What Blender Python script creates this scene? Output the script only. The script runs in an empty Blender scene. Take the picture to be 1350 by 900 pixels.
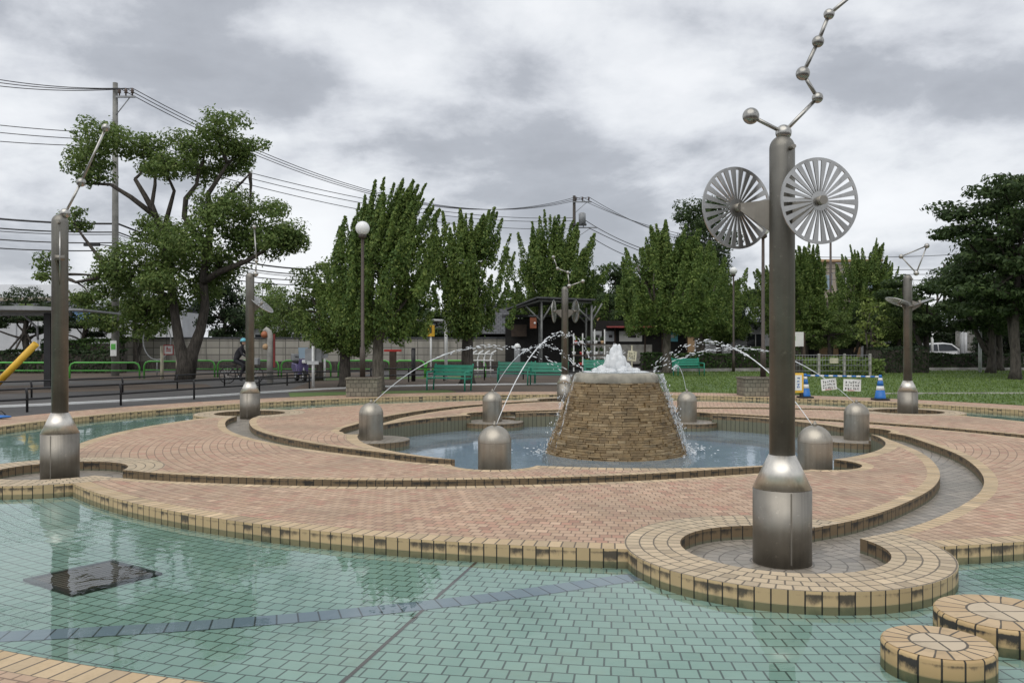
import bpy, bmesh, math, random
import numpy as np
from mathutils import Vector, Matrix
from mathutils.geometry import delaunay_2d_cdt
R = math.radians
PI = math.pi
random.seed(7)
rng = np.random.default_rng(11)
scene = bpy.context.scene
col = scene.collection

# ------------------------------------------------------------------ camera
H, F, HOR = 1.58, 1130.0, 453.0
cam_d = bpy.data.cameras.new('camera')
cam = bpy.data.objects.new('camera', cam_d); col.objects.link(cam)
cam.location = (0, 0, H); cam.rotation_euler = (R(90), 0, 0)
cam_d.sensor_width = 36.0; cam_d.lens = 36.0 * F / 1350.0
cam_d.shift_y = 3.0 / 1350.0
cam_d.clip_start = 0.1; cam_d.clip_end = 3000
scene.camera = cam
scene.view_settings.view_transform = 'Standard'
scene.view_settings.look = 'None'
scene.view_settings.exposure = 0

def xat(px, Y): return (px - 675.0) * Y / F
def zat(py, Y): return H - (py - HOR) * Y / F
def P(px, py, Y): return (xat(px, Y), Y, zat(py, Y))

# ------------------------------------------------------------------ scene helpers
def tag(o, label=None, cat=None, group=None, kind=None):
    if label: o['label'] = label
    if cat: o['category'] = cat
    if group: o['group'] = group
    if kind: o['kind'] = kind
    return o
def empty(name, loc=(0, 0, 0), rz=0, label=None, cat=None, group=None):
    o = bpy.data.objects.new(name, None); col.objects.link(o)
    o.empty_display_size = .2
    o.location = loc; o.rotation_euler = (0, 0, rz)
    return tag(o, label, cat, group)
def copy_tree(o, parent=None):
    c = o.copy(); col.objects.link(c)
    if parent: c.parent = parent
    for ch in list(o.children): copy_tree(ch, c)
    return c

class MB:
    """collects shapes into one mesh"""
    def __init__(s): s.v = []; s.f = []; s.sm = []; s.mi = []; s.cur = 0
    def add(s, vs, fs, smooth=False):
        n = len(s.v); s.v += [tuple(v) for v in vs]
        for f in fs: s.f.append([i + n for i in f]); s.sm.append(smooth); s.mi.append(s.cur)
        return s
    def box(s, c, size, rz=0, rot=None):
        hx, hy, hz = size[0] / 2, size[1] / 2, size[2] / 2
        vs = [Vector((x, y, z)) for z in (-hz, hz) for y in (-hy, hy) for x in (-hx, hx)]
        M = rot if rot is not None else Matrix.Rotation(rz, 3, 'Z')
        c = Vector(c)
        vs = [M @ v + c for v in vs]
        return s.add(vs, [(0, 2, 3, 1), (4, 5, 7, 6), (0, 1, 5, 4), (2, 6, 7, 3), (0, 4, 6, 2), (1, 3, 7, 5)])
    def tube(s, pts, rad, n=10, caps=True, smooth=True):
        pts = [Vector(p) for p in pts]
        if not isinstance(rad, (list, tuple)): rad = [rad] * len(pts)
        base = len(s.v); prev = None
        for i, p in enumerate(pts):
            d = (pts[min(i + 1, len(pts) - 1)] - pts[max(i - 1, 0)])
            if d.length < 1e-9: d = Vector((0, 0, 1))
            d.normalize()
            if prev is None:
                a = Vector((0, 0, 1)) if abs(d.z) < .9 else Vector((1, 0, 0))
                t = d.cross(a).normalized()
            else:
                t = (prev - d * prev.dot(d))
                t = t.normalized() if t.length > 1e-6 else d.orthogonal().normalized()
            prev = t; b = d.cross(t)
            for k in range(n):
                a = 2 * PI * k / n
                s.v.append(tuple(p + (t * math.cos(a) + b * math.sin(a)) * rad[i]))
        for i in range(len(pts) - 1):
            for k in range(n):
                a = base + i * n + k; b_ = base + i * n + (k + 1) % n
                s.f.append([a, b_, b_ + n, a + n]); s.sm.append(smooth); s.mi.append(s.cur)
        if caps:
            s.f.append([base + k for k in range(n)][::-1]); s.sm.append(False); s.mi.append(s.cur)
            e = base + (len(pts) - 1) * n
            s.f.append([e + k for k in range(n)]); s.sm.append(False); s.mi.append(s.cur)
        return s
    def lathe(s, prof, c=(0, 0, 0), n=32, smooth=True, close=False):
        base = len(s.v); c = Vector(c)
        for r, z in prof:
            for k in range(n):
                a = 2 * PI * k / n
                s.v.append((c.x + r * math.cos(a), c.y + r * math.sin(a), c.z + z))
        for i in range(len(prof) - 1):
            for k in range(n):
                a = base + i * n + k; b = base + i * n + (k + 1) % n
                s.f.append([a, b, b + n, a + n]); s.sm.append(smooth); s.mi.append(s.cur)
        if prof[0][0] > 1e-4: s.f.append([base + k for k in range(n)][::-1]); s.sm.append(False); s.mi.append(s.cur)
        if prof[-1][0] > 1e-4:
            e = base + (len(prof) - 1) * n
            s.f.append([e + k for k in range(n)]); s.sm.append(False); s.mi.append(s.cur)
        return s
    def sphere(s, c, r, n=20, m=12, sc=(1, 1, 1)):
        c = Vector(c); base = len(s.v)
        s.v.append(tuple(c + Vector((0, 0, -r * sc[2]))))
        for i in range(1, m):
            ph = -PI / 2 + PI * i / m
            for k in range(n):
                a = 2 * PI * k / n
                s.v.append((c.x + r * sc[0] * math.cos(ph) * math.cos(a), c.y + r * sc[1] * math.cos(ph) * math.sin(a), c.z + r * sc[2] * math.sin(ph)))
        s.v.append(tuple(c + Vector((0, 0, r * sc[2])))); top = len(s.v) - 1
        def q(f): s.f.append(f); s.sm.append(True); s.mi.append(s.cur)
        for k in range(n):
            q([base, base + 1 + (k + 1) % n, base + 1 + k])
            for i in range(m - 2):
                a = base + 1 + i * n + k; b = base + 1 + i * n + (k + 1) % n
                q([a, b, b + n, a + n])
            e = base + 1 + (m - 2) * n
            q([e + k, e + (k + 1) % n, top])
        return s
    def prism(s, poly, z0, z1):
        n = len(poly)
        vs = [(x, y, z0) for x, y in poly] + [(x, y, z1) for x, y in poly]
        fs = [list(range(n))[::-1], list(range(n, 2 * n))] + [[i, (i + 1) % n, n + (i + 1) % n, n + i] for i in range(n)]
        return s.add(vs, fs)
    def extrude(s, poly3, vec):
        n = len(poly3); vec = Vector(vec)
        vs = [Vector(p) for p in poly3] + [Vector(p) + vec for p in poly3]
        fs = [list(range(n))[::-1], list(range(n, 2 * n))] + [[i, (i + 1) % n, n + (i + 1) % n, n + i] for i in range(n)]
        return s.add(vs, fs)
    def xform(s, M, start=0):
        for i in range(start, len(s.v)): s.v[i] = tuple(M @ Vector(s.v[i]))
        return s
    def build(s, name, mat, parent=None, bevel=0, fix=False):
        me = bpy.data.meshes.new(name); me.from_pydata(s.v, [], s.f)
        me.polygons.foreach_set('use_smooth', s.sm)
        for m in (mat if isinstance(mat, (list, tuple)) else [mat]): me.materials.append(m)
        me.polygons.foreach_set('material_index', s.mi)
        if fix:
            bm = bmesh.new(); bm.from_mesh(me); bmesh.ops.recalc_face_normals(bm, faces=bm.faces); bm.to_mesh(me); bm.free()
        me.update()
        o = bpy.data.objects.new(name, me); col.objects.link(o)
        if parent: o.parent = parent
        if bevel:
            md = o.modifiers.new('bevel', 'BEVEL'); md.width = bevel; md.segments = 2; md.limit_method = 'ANGLE'; md.angle_limit = R(40)
        return o

# ------------------------------------------------------------------ material helpers
class G:
    def __init__(s, name):
        s.m = bpy.data.materials.new(name); s.m.use_nodes = True
        s.t = s.m.node_tree; s.t.nodes.clear()
        s.out = s.t.nodes.new('ShaderNodeOutputMaterial')
    def n(s, typ, **kw):
        nd = s.t.nodes.new(typ)
        for k, v in kw.items(): setattr(nd, k, v)
        return nd
    def lk(s, a, b):
        s.t.links.new(a, b)
    def inp(s, nd, key, val):
        if val is None: return
        if isinstance(val, bpy.types.NodeSocket): s.lk(val, nd.inputs[key])
        else: nd.inputs[key].default_value = val
    def math(s, op, a, b=None, c=None):
        nd = s.n('ShaderNodeMath', operation=op)
        s.inp(nd, 0, a); s.inp(nd, 1, b); s.inp(nd, 2, c)
        return nd.outputs[0]
    def mix(s, fac, a, b, blend='MIX'):
        nd = s.n('ShaderNodeMix', data_type='RGBA', blend_type=blend)
        s.inp(nd, 0, fac); s.inp(nd, 6, s.c(a)); s.inp(nd, 7, s.c(b))
        return nd.outputs[2]
    def c(s, v):
        if isinstance(v, (tuple, list)) and len(v) == 3: return (*v, 1)
        return v
    def rng(s, v, a, b, c=0., d=1.):
        nd = s.n('ShaderNodeMapRange'); nd.interpolation_type = 'SMOOTHSTEP'
        s.inp(nd, 0, v); s.inp(nd, 1, a); s.inp(nd, 2, b); s.inp(nd, 3, c); s.inp(nd, 4, d)
        return nd.outputs[0]
    def noise(s, scale, vec=None, detail=4, rough=.55, dist=0, out=0):
        nd = s.n('ShaderNodeTexNoise'); nd.inputs['Scale'].default_value = scale
        nd.inputs['Detail'].default_value = detail; nd.inputs['Roughness'].default_value = rough; nd.inputs['Distortion'].default_value = dist
        s.lk(vec if vec is not None else s.obj(), nd.inputs['Vector'])
        return nd.outputs[out]
    def obj(s):
        return s.n('ShaderNodeTexCoord').outputs['Object']
    def geo(s, k): return s.n('ShaderNodeNewGeometry').outputs[k]
    def uv(s):
        nd = s.n('ShaderNodeUVMap'); nd.uv_map = 'UVMap'
        sp = s.n('ShaderNodeSeparateXYZ'); s.lk(nd.outputs[0], sp.inputs[0])
        return sp.outputs[0], sp.outputs[1]
    def comb(s, x, y, z=0.):
        nd = s.n('ShaderNodeCombineXYZ'); s.inp(nd, 0, x); s.inp(nd, 1, y); s.inp(nd, 2, z); return nd.outputs[0]
    def sep(s, v):
        sp = s.n('ShaderNodeSeparateXYZ'); s.lk(v, sp.inputs[0]); return sp.outputs
    def white(s, vec):
        nd = s.n('ShaderNodeTexWhiteNoise', noise_dimensions='3D'); s.lk(vec, nd.inputs[0]); return nd.outputs
    def scalec(s, vec, sc):
        nd = s.n('ShaderNodeMapping'); s.lk(vec, nd.inputs[0]); nd.inputs['Scale'].default_value = sc; return nd.outputs[0]
    def bricks(s, u, v, w, h, mortar, polar=False, stagger=.5, seed=0.):
        """returns (brick mask 0 in joint..1, random value)"""
        vv = s.math('DIVIDE', v, h); k = s.math('FLOOR', vv); fv = s.math('SUBTRACT', vv, k)
        if polar: uu = s.math('DIVIDE', s.math('MULTIPLY', u, s.math('MULTIPLY', s.math('ADD', k, .5), h)), w)
        else: uu = s.math('DIVIDE', u, w)
        uu = s.math('ADD', uu, s.math('MULTIPLY', s.math('FLOORED_MODULO', k, 2.), stagger))
        i = s.math('FLOOR', uu); fu = s.math('SUBTRACT', uu, i)
        du = s.math('MULTIPLY', s.math('MINIMUM', fu, s.math('SUBTRACT', 1., fu)), w)
        dv = s.math('MULTIPLY', s.math('MINIMUM', fv, s.math('SUBTRACT', 1., fv)), h)
        mask = s.rng(s.math('MINIMUM', du, dv), mortar * .35, mortar * .75)
        rnd = s.white(s.comb(i, k, seed))
        return mask, rnd[0]
    def bsdf(s, base, rough=.6, metal=0., bump=None, bstr=.3, bdist=.01, spec=None, **kw):
        b = s.n('ShaderNodeBsdfPrincipled')
        s.inp(b, 'Base Color', s.c(base)); s.inp(b, 'Roughness', rough); s.inp(b, 'Metallic', metal)
        if spec is not None: s.inp(b, 'Specular IOR Level', spec)
        for k, v in kw.items(): s.inp(b, k.replace('_', ' '), s.c(v) if isinstance(v, tuple) else v)
        if bump is not None:
            bp = s.n('ShaderNodeBump'); bp.inputs['Strength'].default_value = bstr; bp.inputs['Distance'].default_value = bdist
            s.lk(bump, bp.inputs['Height']); s.lk(bp.outputs[0], b.inputs['Normal'])
        s.lk(b.outputs[0], s.out.inputs[0]); return s.m

def simple(name, base, rough=.6, metal=0., var=.25, scale=3., spec=None):
    g = G(name)
    nz = g.noise(scale, detail=6)
    dark = tuple(c * (1 - var) for c in base); lite = tuple(min(1, c * (1 + var)) for c in base)
    return g.bsdf(g.mix(g.rng(nz, .3, .7), dark, lite), rough, metal, bump=nz, bstr=.06, spec=spec)

M = {}
def brick_mat(name, cols, joint, w, h, mortar, polar, rough=.75, stagger=.5, dirt=.35, dscale=.7):
    g = G(name); u, v = g.uv()
    mask, rnd = g.bricks(u, v, w, h, mortar, polar, stagger)
    base = g.mix(g.rng(rnd, .0, .6), cols[0], cols[1])
    base = g.mix(g.rng(rnd, .62, 1.), base, cols[2])
    big = g.noise(dscale, detail=5); fine = g.noise(40, detail=3)
    base = g.mix(g.math('MULTIPLY', g.rng(big, .42, .72), dirt), base, tuple(c * .55 for c in (cols[1][0] * .95, cols[1][1] * 1.05, cols[1][2] * 1.05)))
    base = g.mix(g.math('MULTIPLY', g.rng(fine, .4, .8), .25), base, tuple(c * .6 for c in cols[0]))
    st2 = g.noise(2.6, detail=8, rough=.7); base = g.mix(g.math('MULTIPLY', g.rng(st2, .56, .74), dirt * 1.1), base, tuple(c * .5 for c in cols[0]))
    r2 = g.math('FRACT', g.math('MULTIPLY', rnd, 37.7)); base = g.mix(g.math('MULTIPLY', g.rng(r2, .9, .96), .5), base, tuple(c * .55 for c in cols[2])); base = g.mix(g.math('MULTIPLY', g.rng(r2, .0, .07, 1., 0.), .5), base, tuple(min(1, c * 1.35) for c in cols[1]))
    c = g.mix(mask, joint, base)
    hgt = g.math('ADD', mask, g.math('MULTIPLY', fine, .15))
    M[name] = g.bsdf(c, rough, bump=hgt, bstr=.5, bdist=.006)
brick_mat('paving_brick', [(.46, .305, .205), (.53, .375, .262), (.46, .26, .185)], (.22, .155, .11), .10, .11, .010, True, dirt=.55)
brick_mat('ring_brick', [(.50, .395, .265), (.57, .455, .31), (.44, .355, .25)], (.16, .135, .10), .105, .11, .011, True, dirt=.3, dscale=1.5)
brick_mat('coping_brick', [(.50, .37, .22), (.58, .44, .275), (.43, .33, .215)], (.14, .115, .085), .105, .2, .011, False, stagger=0, dirt=.3, dscale=1.3)
brick_mat('channel_brick', [(.29, .26, .215), (.34, .30, .25), (.25, .225, .19)], (.13, .115, .095), .11, .12, .01, True, rough=.4, dirt=.5, dscale=1.2)
def moat_floor():
    g = G('pool_tile'); u, v = g.uv()
    mask, rnd = g.bricks(u, v, .115, .125, .010, True)
    b = g.mix(rnd, (.30, .425, .378), (.37, .50, .447))
    big = g.noise(.5, detail=5)
    b = g.mix(g.math('MULTIPLY', g.rng(big, .45, .75), .45), b, (.22, .315, .275))
    fine = g.noise(9, detail=5)
    b = g.mix(g.math('MULTIPLY', g.rng(fine, .5, .8), .3), b, (.40, .44, .36)); silt = g.noise(1.7, detail=8, rough=.68); b = g.mix(g.math('MULTIPLY', g.rng(silt, .52, .72), .5), b, (.25, .31, .24))
    M['pool_tile'] = g.bsdf(g.mix(mask, (.065, .085, .075), b), .6)
moat_floor()
def wall_mat(name, a, b, stain, w=.105, amt=1.):
    g = G(name); u, v = g.uv()          # u along the wall, v = depth below the coping
    mask, rnd = g.bricks(u, g.math('ADD', v, 5.0), w, 20., .0085, False, 0.)
    base = g.mix(rnd, a, b)
    nz = g.noise(1., vec=g.comb(g.math('MULTIPLY', u, 16.), g.math('MULTIPLY', v, 9.)), detail=7, rough=.65)
    nz2 = g.noise(1.2, vec=g.comb(u, v), detail=3)
    top = g.math('MULTIPLY', g.rng(v, .008, .03), g.rng(v, .02, g.math('ADD', .05, g.math('MULTIPLY', rnd, .07)), 1., .25))
    st = g.math('ADD', g.math('MULTIPLY', top, .42), g.math('ADD', g.math('MULTIPLY', nz, .75), g.math('MULTIPLY', nz2, .6)))
    st = g.math('ADD', st, g.math('MULTIPLY', g.math('SUBTRACT', rnd, .5), .25))
    st = g.math('MULTIPLY', g.rng(st, .86, 1.2), amt)
    c = g.mix(st, base, stain)
    wet = g.rng(v, .085, .11, 0., .65)
    c = g.mix(wet, c, (.13, .16, .115))
    M[name] = g.bsdf(g.mix(mask, (.02, .019, .016), c), .65, bump=mask, bstr=.6, bdist=.008)
wall_mat('rim_wall', (.42, .31, .17), (.55, .40, .22), (.075, .06, .042))
wall_mat('stone_side', (.42, .29, .14), (.52, .37, .19), (.03, .027, .022), .11, 1.3)
wall_mat('channel_wall', (.16, .115, .065), (.22, .155, .085), (.03, .026, .02))

def water_mat(name, tint, scale, strg, ior=1.33, refl=1.0, turbid=None):
    g = G(name)
    v = g.obj()
    n1 = g.noise(scale, vec=g.scalec(v, (1, 1.0, 1)), detail=3, rough=.5, dist=.4)
    n2 = g.noise(scale * .3, detail=2)
    hgt = g.math('ADD', g.math('MULTIPLY', n1, .6), g.math('MULTIPLY', n2, .8))
    patch = g.rng(g.noise(.35, detail=3), .38, .68, .25, 1.0)
    bp = g.n('ShaderNodeBump'); bp.inputs['Distance'].default_value = .02
    g.lk(g.math('MULTIPLY', patch, strg), bp.inputs['Strength']); g.lk(hgt, bp.inputs['Height'])
    tr = g.n('ShaderNodeBsdfTransparent'); tr.inputs[0].default_value = (*tint, 1)
    gl = g.n('ShaderNodeBsdfGlossy'); gl.inputs['Roughness'].default_value = .015; gl.inputs[0].default_value = (.92, .95, .97, 1)
    g.lk(bp.outputs[0], gl.inputs['Normal'])
    fr = g.n('ShaderNodeFresnel'); fr.inputs[0].default_value = ior; g.lk(bp.outputs[0], fr.inputs['Normal'])
    base_o = tr.outputs[0]
    if turbid:
        df = g.n('ShaderNodeBsdfDiffuse'); df.inputs[0].default_value = (*turbid[0], 1); m0 = g.n('ShaderNodeMixShader'); g.lk(g.rng(g.noise(1.5, detail=5), .3, .7, turbid[1] * .7, turbid[1]), m0.inputs[0]); g.lk(tr.outputs[0], m0.inputs[1]); g.lk(df.outputs[0], m0.inputs[2]); base_o = m0.outputs[0]
    mx = g.n('ShaderNodeMixShader'); g.lk(g.math('MINIMUM', g.math('MULTIPLY', fr.outputs[0], refl), 1.), mx.inputs[0]); g.lk(base_o, mx.inputs[1]); g.lk(gl.outputs[0], mx.inputs[2])
    g.lk(mx.outputs[0], g.out.inputs[0]); M[name] = g.m
water_mat('moat_water', (.90, .97, .94), 5., .22)
water_mat('pool_water', (.82, .9, .95), 7., .35, turbid=((.34, .42, .48), .5), refl=.75)
water_mat('film_water', (.9, .93, .95), 9., .3)

def steel(name, base, r0=.28, r1=.5):
    g = G(name)
    z = g.sep(g.obj())
    vec = g.scalec(g.obj(), (60, 60, 1.5))
    br = g.noise(1., vec=vec, detail=3)
    sm = g.noise(2.2, detail=5)
    c = g.mix(g.rng(sm, .35, .75), base, tuple(x * .62 for x in base))
    stk = g.noise(1., vec=g.scalec(g.obj(), (14, 14, .5)), detail=5, rough=.6); spt = g.noise(28, detail=4)
    c = g.mix(g.math('MULTIPLY', g.rng(stk, .52, .72), .38), c, tuple(x * .4 for x in base)); c = g.mix(g.math('MULTIPLY', g.rng(spt, .62, .74), .4), c, tuple(min(1, x * 1.7) for x in base))
    c = g.mix(g.math('MULTIPLY', g.rng(br, .3, .7), .25), c, tuple(x * 1.25 for x in base))
    rg = g.rng(g.math('ADD', g.math('MULTIPLY', br, .5), g.math('MULTIPLY', sm, .5)), .3, .7, r0, r1)
    M[name] = g.bsdf(c, rg, 1., bump=br, bstr=.04, bdist=.002)
steel('brushed_steel', (.29, .27, .235), .44, .6)
steel('shaft_steel', (.235, .225, .20), .42, .58)
steel('wheel_steel', (.44, .435, .42), .25, .4)
steel('cone_steel', (.68, .65, .59), .36, .48)
steel('polished_steel', (.44, .43, .40), .22, .34)
steel('bollard_steel', (.40, .37, .315), .38, .52)
def foam():
    g = G('white_water')
    d = g.n('ShaderNodeBsdfDiffuse'); d.inputs[0].default_value = (.93, .95, .96, 1)
    t = g.n('ShaderNodeBsdfTranslucent'); t.inputs[0].default_value = (.93, .95, .96, 1)
    gl = g.n('ShaderNodeBsdfGlossy'); gl.inputs['Roughness'].default_value = .15
    m1 = g.n('ShaderNodeMixShader'); m1.inputs[0].default_value = .45; g.lk(d.outputs[0], m1.inputs[1]); g.lk(t.outputs[0], m1.inputs[2])
    m2 = g.n('ShaderNodeMixShader'); m2.inputs[0].default_value = .03; g.lk(m1.outputs[0], m2.inputs[1]); g.lk(gl.outputs[0], m2.inputs[2])
    g.lk(m2.outputs[0], g.out.inputs[0]); M['white_water'] = g.m
    g = G('spill_water')
    t = g.n('ShaderNodeBsdfTransparent'); d = g.n('ShaderNodeBsdfDiffuse'); d.inputs[0].default_value = (.8, .84, .86, 1)
    gl = g.n('ShaderNodeBsdfGlossy'); gl.inputs['Roughness'].default_value = .1
    nz = g.noise(1., vec=g.scalec(g.obj(), (26, 26, 5)), detail=4)
    m1 = g.n('ShaderNodeMixShader'); g.lk(g.rng(nz, .45, .7, .0, .8), m1.inputs[0]); g.lk(t.outputs[0], m1.inputs[1]); g.lk(d.outputs[0], m1.inputs[2])
    m2 = g.n('ShaderNodeMixShader'); m2.inputs[0].default_value = .06; g.lk(m1.outputs[0], m2.inputs[1]); g.lk(gl.outputs[0], m2.inputs[2])
    g.lk(m2.outputs[0], g.out.inputs[0]); M['spill_water'] = g.m
foam()

def leaf(name, a, b, c, trans=.25):
    g = G(name)
    rp = g.geo('Random Per Island')
    big = g.noise(.9, vec=g.geo('Position'), detail=3)
    k = g.mix(g.rng(big, .35, .65), a, b)
    k = g.mix(g.rng(rp, .55, 1.), k, c)
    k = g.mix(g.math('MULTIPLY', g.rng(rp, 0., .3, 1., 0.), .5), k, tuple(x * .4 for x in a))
    p = g.n('ShaderNodeBsdfPrincipled'); p.inputs['Roughness'].default_value = .55; p.inputs['Specular IOR Level'].default_value = .25
    g.lk(k, p.inputs['Base Color'])
    t = g.n('ShaderNodeBsdfTranslucent'); g.lk(k, t.inputs[0])
    mx = g.n('ShaderNodeMixShader'); mx.inputs[0].default_value = trans
    g.lk(p.outputs[0], mx.inputs[1]); g.lk(t.outputs[0], mx.inputs[2]); g.lk(mx.outputs[0], g.out.inputs[0]); M[name] = g.m
leaf('camphor_leaf', (.105, .168, .046), (.16, .235, .064), (.24, .305, .095), .4)
leaf('ginkgo_leaf', (.092, .158, .040), (.145, .22, .052), (.24, .31, .08), .35)
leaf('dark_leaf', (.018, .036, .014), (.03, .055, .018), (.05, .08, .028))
leaf('evergreen_leaf', (.042, .074, .027), (.065, .105, .036), (.10, .145, .05), .35)
leaf('lime_leaf', (.16, .22, .05), (.22, .28, .07), (.28, .34, .1))
leaf('pine_leaf', (.028, .05, .02), (.042, .07, .026), (.065, .095, .035))
leaf('grass_blade', (.11, .175, .04), (.15, .225, .055), (.21, .28, .085), .3)
leaf('hedge_leaf', (.035, .075, .018), (.05, .1, .022), (.08, .14, .035))
def bark(name, a, b):
    g = G(name); v = g.scalec(g.obj(), (9, 9, 2.2))
    n1 = g.noise(1.4, vec=v, detail=8, rough=.65)
    M[name] = g.bsdf(g.mix(g.rng(n1, .35, .65), a, b), .9, bump=n1, bstr=.8, bdist=.03)
bark('grey_bark', (.075, .065, .052), (.17, .15, .125))
bark('dark_bark', (.035, .03, .025), (.09, .078, .065))

S = lambda n, *a, **k: M.__setitem__(n, simple(n, *a, **k))
S('concrete', (.36, .35, .32), .85, var=.3, scale=2.5)
S('cap_stone', (.27, .25, .20), .5, var=.3, scale=5)
S('black_metal', (.018, .018, .02), .45)
S('pole_concrete', (.21, .21, .195), .85, var=.25)
S('lantern_orange', (.24, .07, .03), .6)
S('awning_red', (.22, .035, .03), .7)
S('grey_metal', (.28, .29, .30), .45, var=.15)
S('light_metal', (.55, .56, .57), .4, var=.12)
S('white_paint', (.72, .73, .72), .45, var=.08)
S('green_paint', (.015, .21, .135), .4, var=.12)
S('lime_paint', (.10, .42, .07), .4, var=.1)
S('yellow_paint', (.72, .43, .04), .45, var=.12)
S('orange_paint', (.32, .11, .05), .5)
S('red_paint', (.45, .03, .025), .45)
S('blue_plastic', (.015, .14, .45), .4, var=.1)
S('cyan_plastic', (.16, .5, .6), .4, var=.1)
S('rubber', (.02, .02, .02), .8)
S('drain_metal', (.13, .105, .09), .7)
S('brown_metal', (.06, .045, .035), .5)
S('dark_cloth', (.02, .02, .025), .85)
S('skin', (.5, .32, .23), .55, var=.06)
S('hair', (.015, .012, .01), .5)
S('white_wall', (.50, .51, .52), .75, var=.1, scale=.8)
S('blue_wall', (.17, .30, .52), .6, var=.12)
S('brown_wall', (.34, .295, .235), .8, var=.12)
S('tan_wall', (.45, .30, .17), .8, var=.15)
S('dark_roof', (.055, .058, .062), .6, var=.35, scale=4)
S('grey_roof', (.42, .44, .47), .5, var=.12)
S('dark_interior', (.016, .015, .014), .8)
S('wood_dark', (.06, .04, .028), .7)
S('ceramic', (.10, .07, .055), .35)
S('globe_glass', (.82, .83, .82), .25, var=.04)
S('steel_frame', (.20, .205, .20), .5, var=.2)
S('purple_paint', (.12, .10, .22), .35)
S('tail_red', (.5, .02, .02), .3)
S('car_white', (.74, .75, .76), .2, var=.03)
S('paper', (.74, .73, .70), .7, var=.06)
S('ink', (.05, .045, .05), .8)
S('cream_paint', (.6, .56, .42), .6)
g = G('dark_glass'); M['dark_glass'] = g.bsdf((.03, .035, .04), .08)
g = G('window_glass'); M['window_glass'] = g.bsdf((.25, .33, .4), .1)
def ground_mats():
    g = G('asphalt'); n1 = g.noise(.35, detail=6); n2 = g.noise(60, detail=2)
    c = g.mix(g.rng(n1, .35, .7), (.045, .044, .044), (.085, .08, .076)); c = g.mix(g.math('MULTIPLY', g.rng(n2, .4, .8), .4), c, (.14, .135, .13))
    M['asphalt'] = g.bsdf(c, .85, bump=n2, bstr=.3, bdist=.01)
    g = G('earth'); n1 = g.noise(.5, detail=6); n2 = g.noise(25, detail=4)
    c = g.mix(g.rng(n1, .35, .7), (.075, .055, .04), (.12, .09, .065)); c = g.mix(g.math('MULTIPLY', g.rng(n2, .45, .7), .5), c, (.05, .04, .03))
    M['earth'] = g.bsdf(c, .9, bump=n2, bstr=.5, bdist=.02)
    g = G('lawn'); n1 = g.noise(.45, detail=6); n2 = g.noise(18, detail=5)
    c = g.mix(g.rng(n1, .35, .7), (.075, .125, .03), (.115, .175, .045)); c = g.mix(g.math('MULTIPLY', g.rng(n2, .45, .75), .5), c, (.05, .085, .024))
    M['lawn'] = g.bsdf(c, .9, bump=n2, bstr=.6, bdist=.03)
    g = G('pool_bottom'); n1 = g.noise(.8, detail=5); n2 = g.noise(6, detail=5)
    c = g.mix(g.rng(n1, .35, .7), (.26, .345, .42), (.33, .41, .48)); c = g.mix(g.math('MULTIPLY', g.rng(n2, .5, .8), .4), c, (.3, .36, .4))
    M['pool_bottom'] = g.bsdf(c, .7)
    g = G('pool_shelf'); n2 = g.noise(4, detail=6)
    M['pool_shelf'] = g.bsdf(g.mix(g.rng(n2, .35, .7), (.16, .17, .165), (.30, .30, .28)), .6)
    g = G('inlay_tile'); u, v = g.uv(); mask, rnd = g.bricks(u, v, .13, .5, .01, False, 0.)
    M['inlay_tile'] = g.bsdf(g.mix(mask, (.05, .055, .07), g.mix(rnd, (.20, .245, .32), (.27, .31, .37))), .6)
    g = G('block_wall'); p = g.sep(g.obj()); mask, rnd = g.bricks(g.math('ADD', p[0], 200.), g.math('ADD', p[2], 10.), .8, .42, .045, False, 0.)
    stz = g.noise(1., vec=g.scalec(g.obj(), (2.2, 1, .35)), detail=6)
    c = g.mix(rnd, (.30, .285, .25), (.38, .36, .31)); c = g.mix(g.rng(stz, .45, .75, 0., .75), c, (.10, .095, .08))
    M['block_wall'] = g.bsdf(g.mix(mask, (.13, .125, .11), c), .9)
    g = G('planter_block'); p = g.sep(g.obj()); mask, rnd = g.bricks(g.math('ADD', g.math('ADD', p[0], p[1]), 50.), g.math('ADD', p[2], 10.), .16, .13, .016)
    c = g.mix(rnd, (.17, .155, .12), (.26, .235, .18)); nz = g.noise(8, detail=5)
    c = g.mix(g.math('MULTIPLY', g.rng(nz, .45, .7), .5), c, (.09, .085, .065))
    M['planter_block'] = g.bsdf(g.mix(mask, (.08, .075, .06), c), .9, bump=mask, bstr=.5)
    g = G('ledge_stone'); rp = g.geo('Random Per Island'); nz = g.noise(9, detail=6); big = g.noise(1.6, detail=4)
    c = g.mix(g.rng(rp, 0, .6), (.21, .14, .066), (.30, .21, .105)); c = g.mix(g.rng(rp, .75, 1.), c, (.37, .275, .155))
    c = g.mix(g.math('MULTIPLY', g.rng(nz, .4, .75), .5), c, (.08, .055, .03)); c = g.mix(g.math('MULTIPLY', g.rng(big, .5, .75), .5), c, (.12, .09, .05))
    M['ledge_stone'] = g.bsdf(c, .55, bump=nz, bstr=.7, bdist=.02)
    g = G('corrugated'); p = g.sep(g.obj()); w = g.math('SINE', g.math('MULTIPLY', p[0], 20.))
    M['corrugated'] = g.bsdf(g.mix(g.rng(w, -1., 1.), (.40, .41, .42), (.52, .53, .54)), .6)
    g = G('roof_tile'); p = g.sep(g.obj()); mask, rnd = g.bricks(g.math('ADD', p[0], 90.), g.math('ADD', p[1], 90.), .3, .28, .05)
    M['roof_tile'] = g.bsdf(g.mix(mask, (.012, .012, .013), g.mix(rnd, (.05, .052, .056), (.09, .093, .098))), .45, bump=mask, bstr=.6)
ground_mats()
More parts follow.
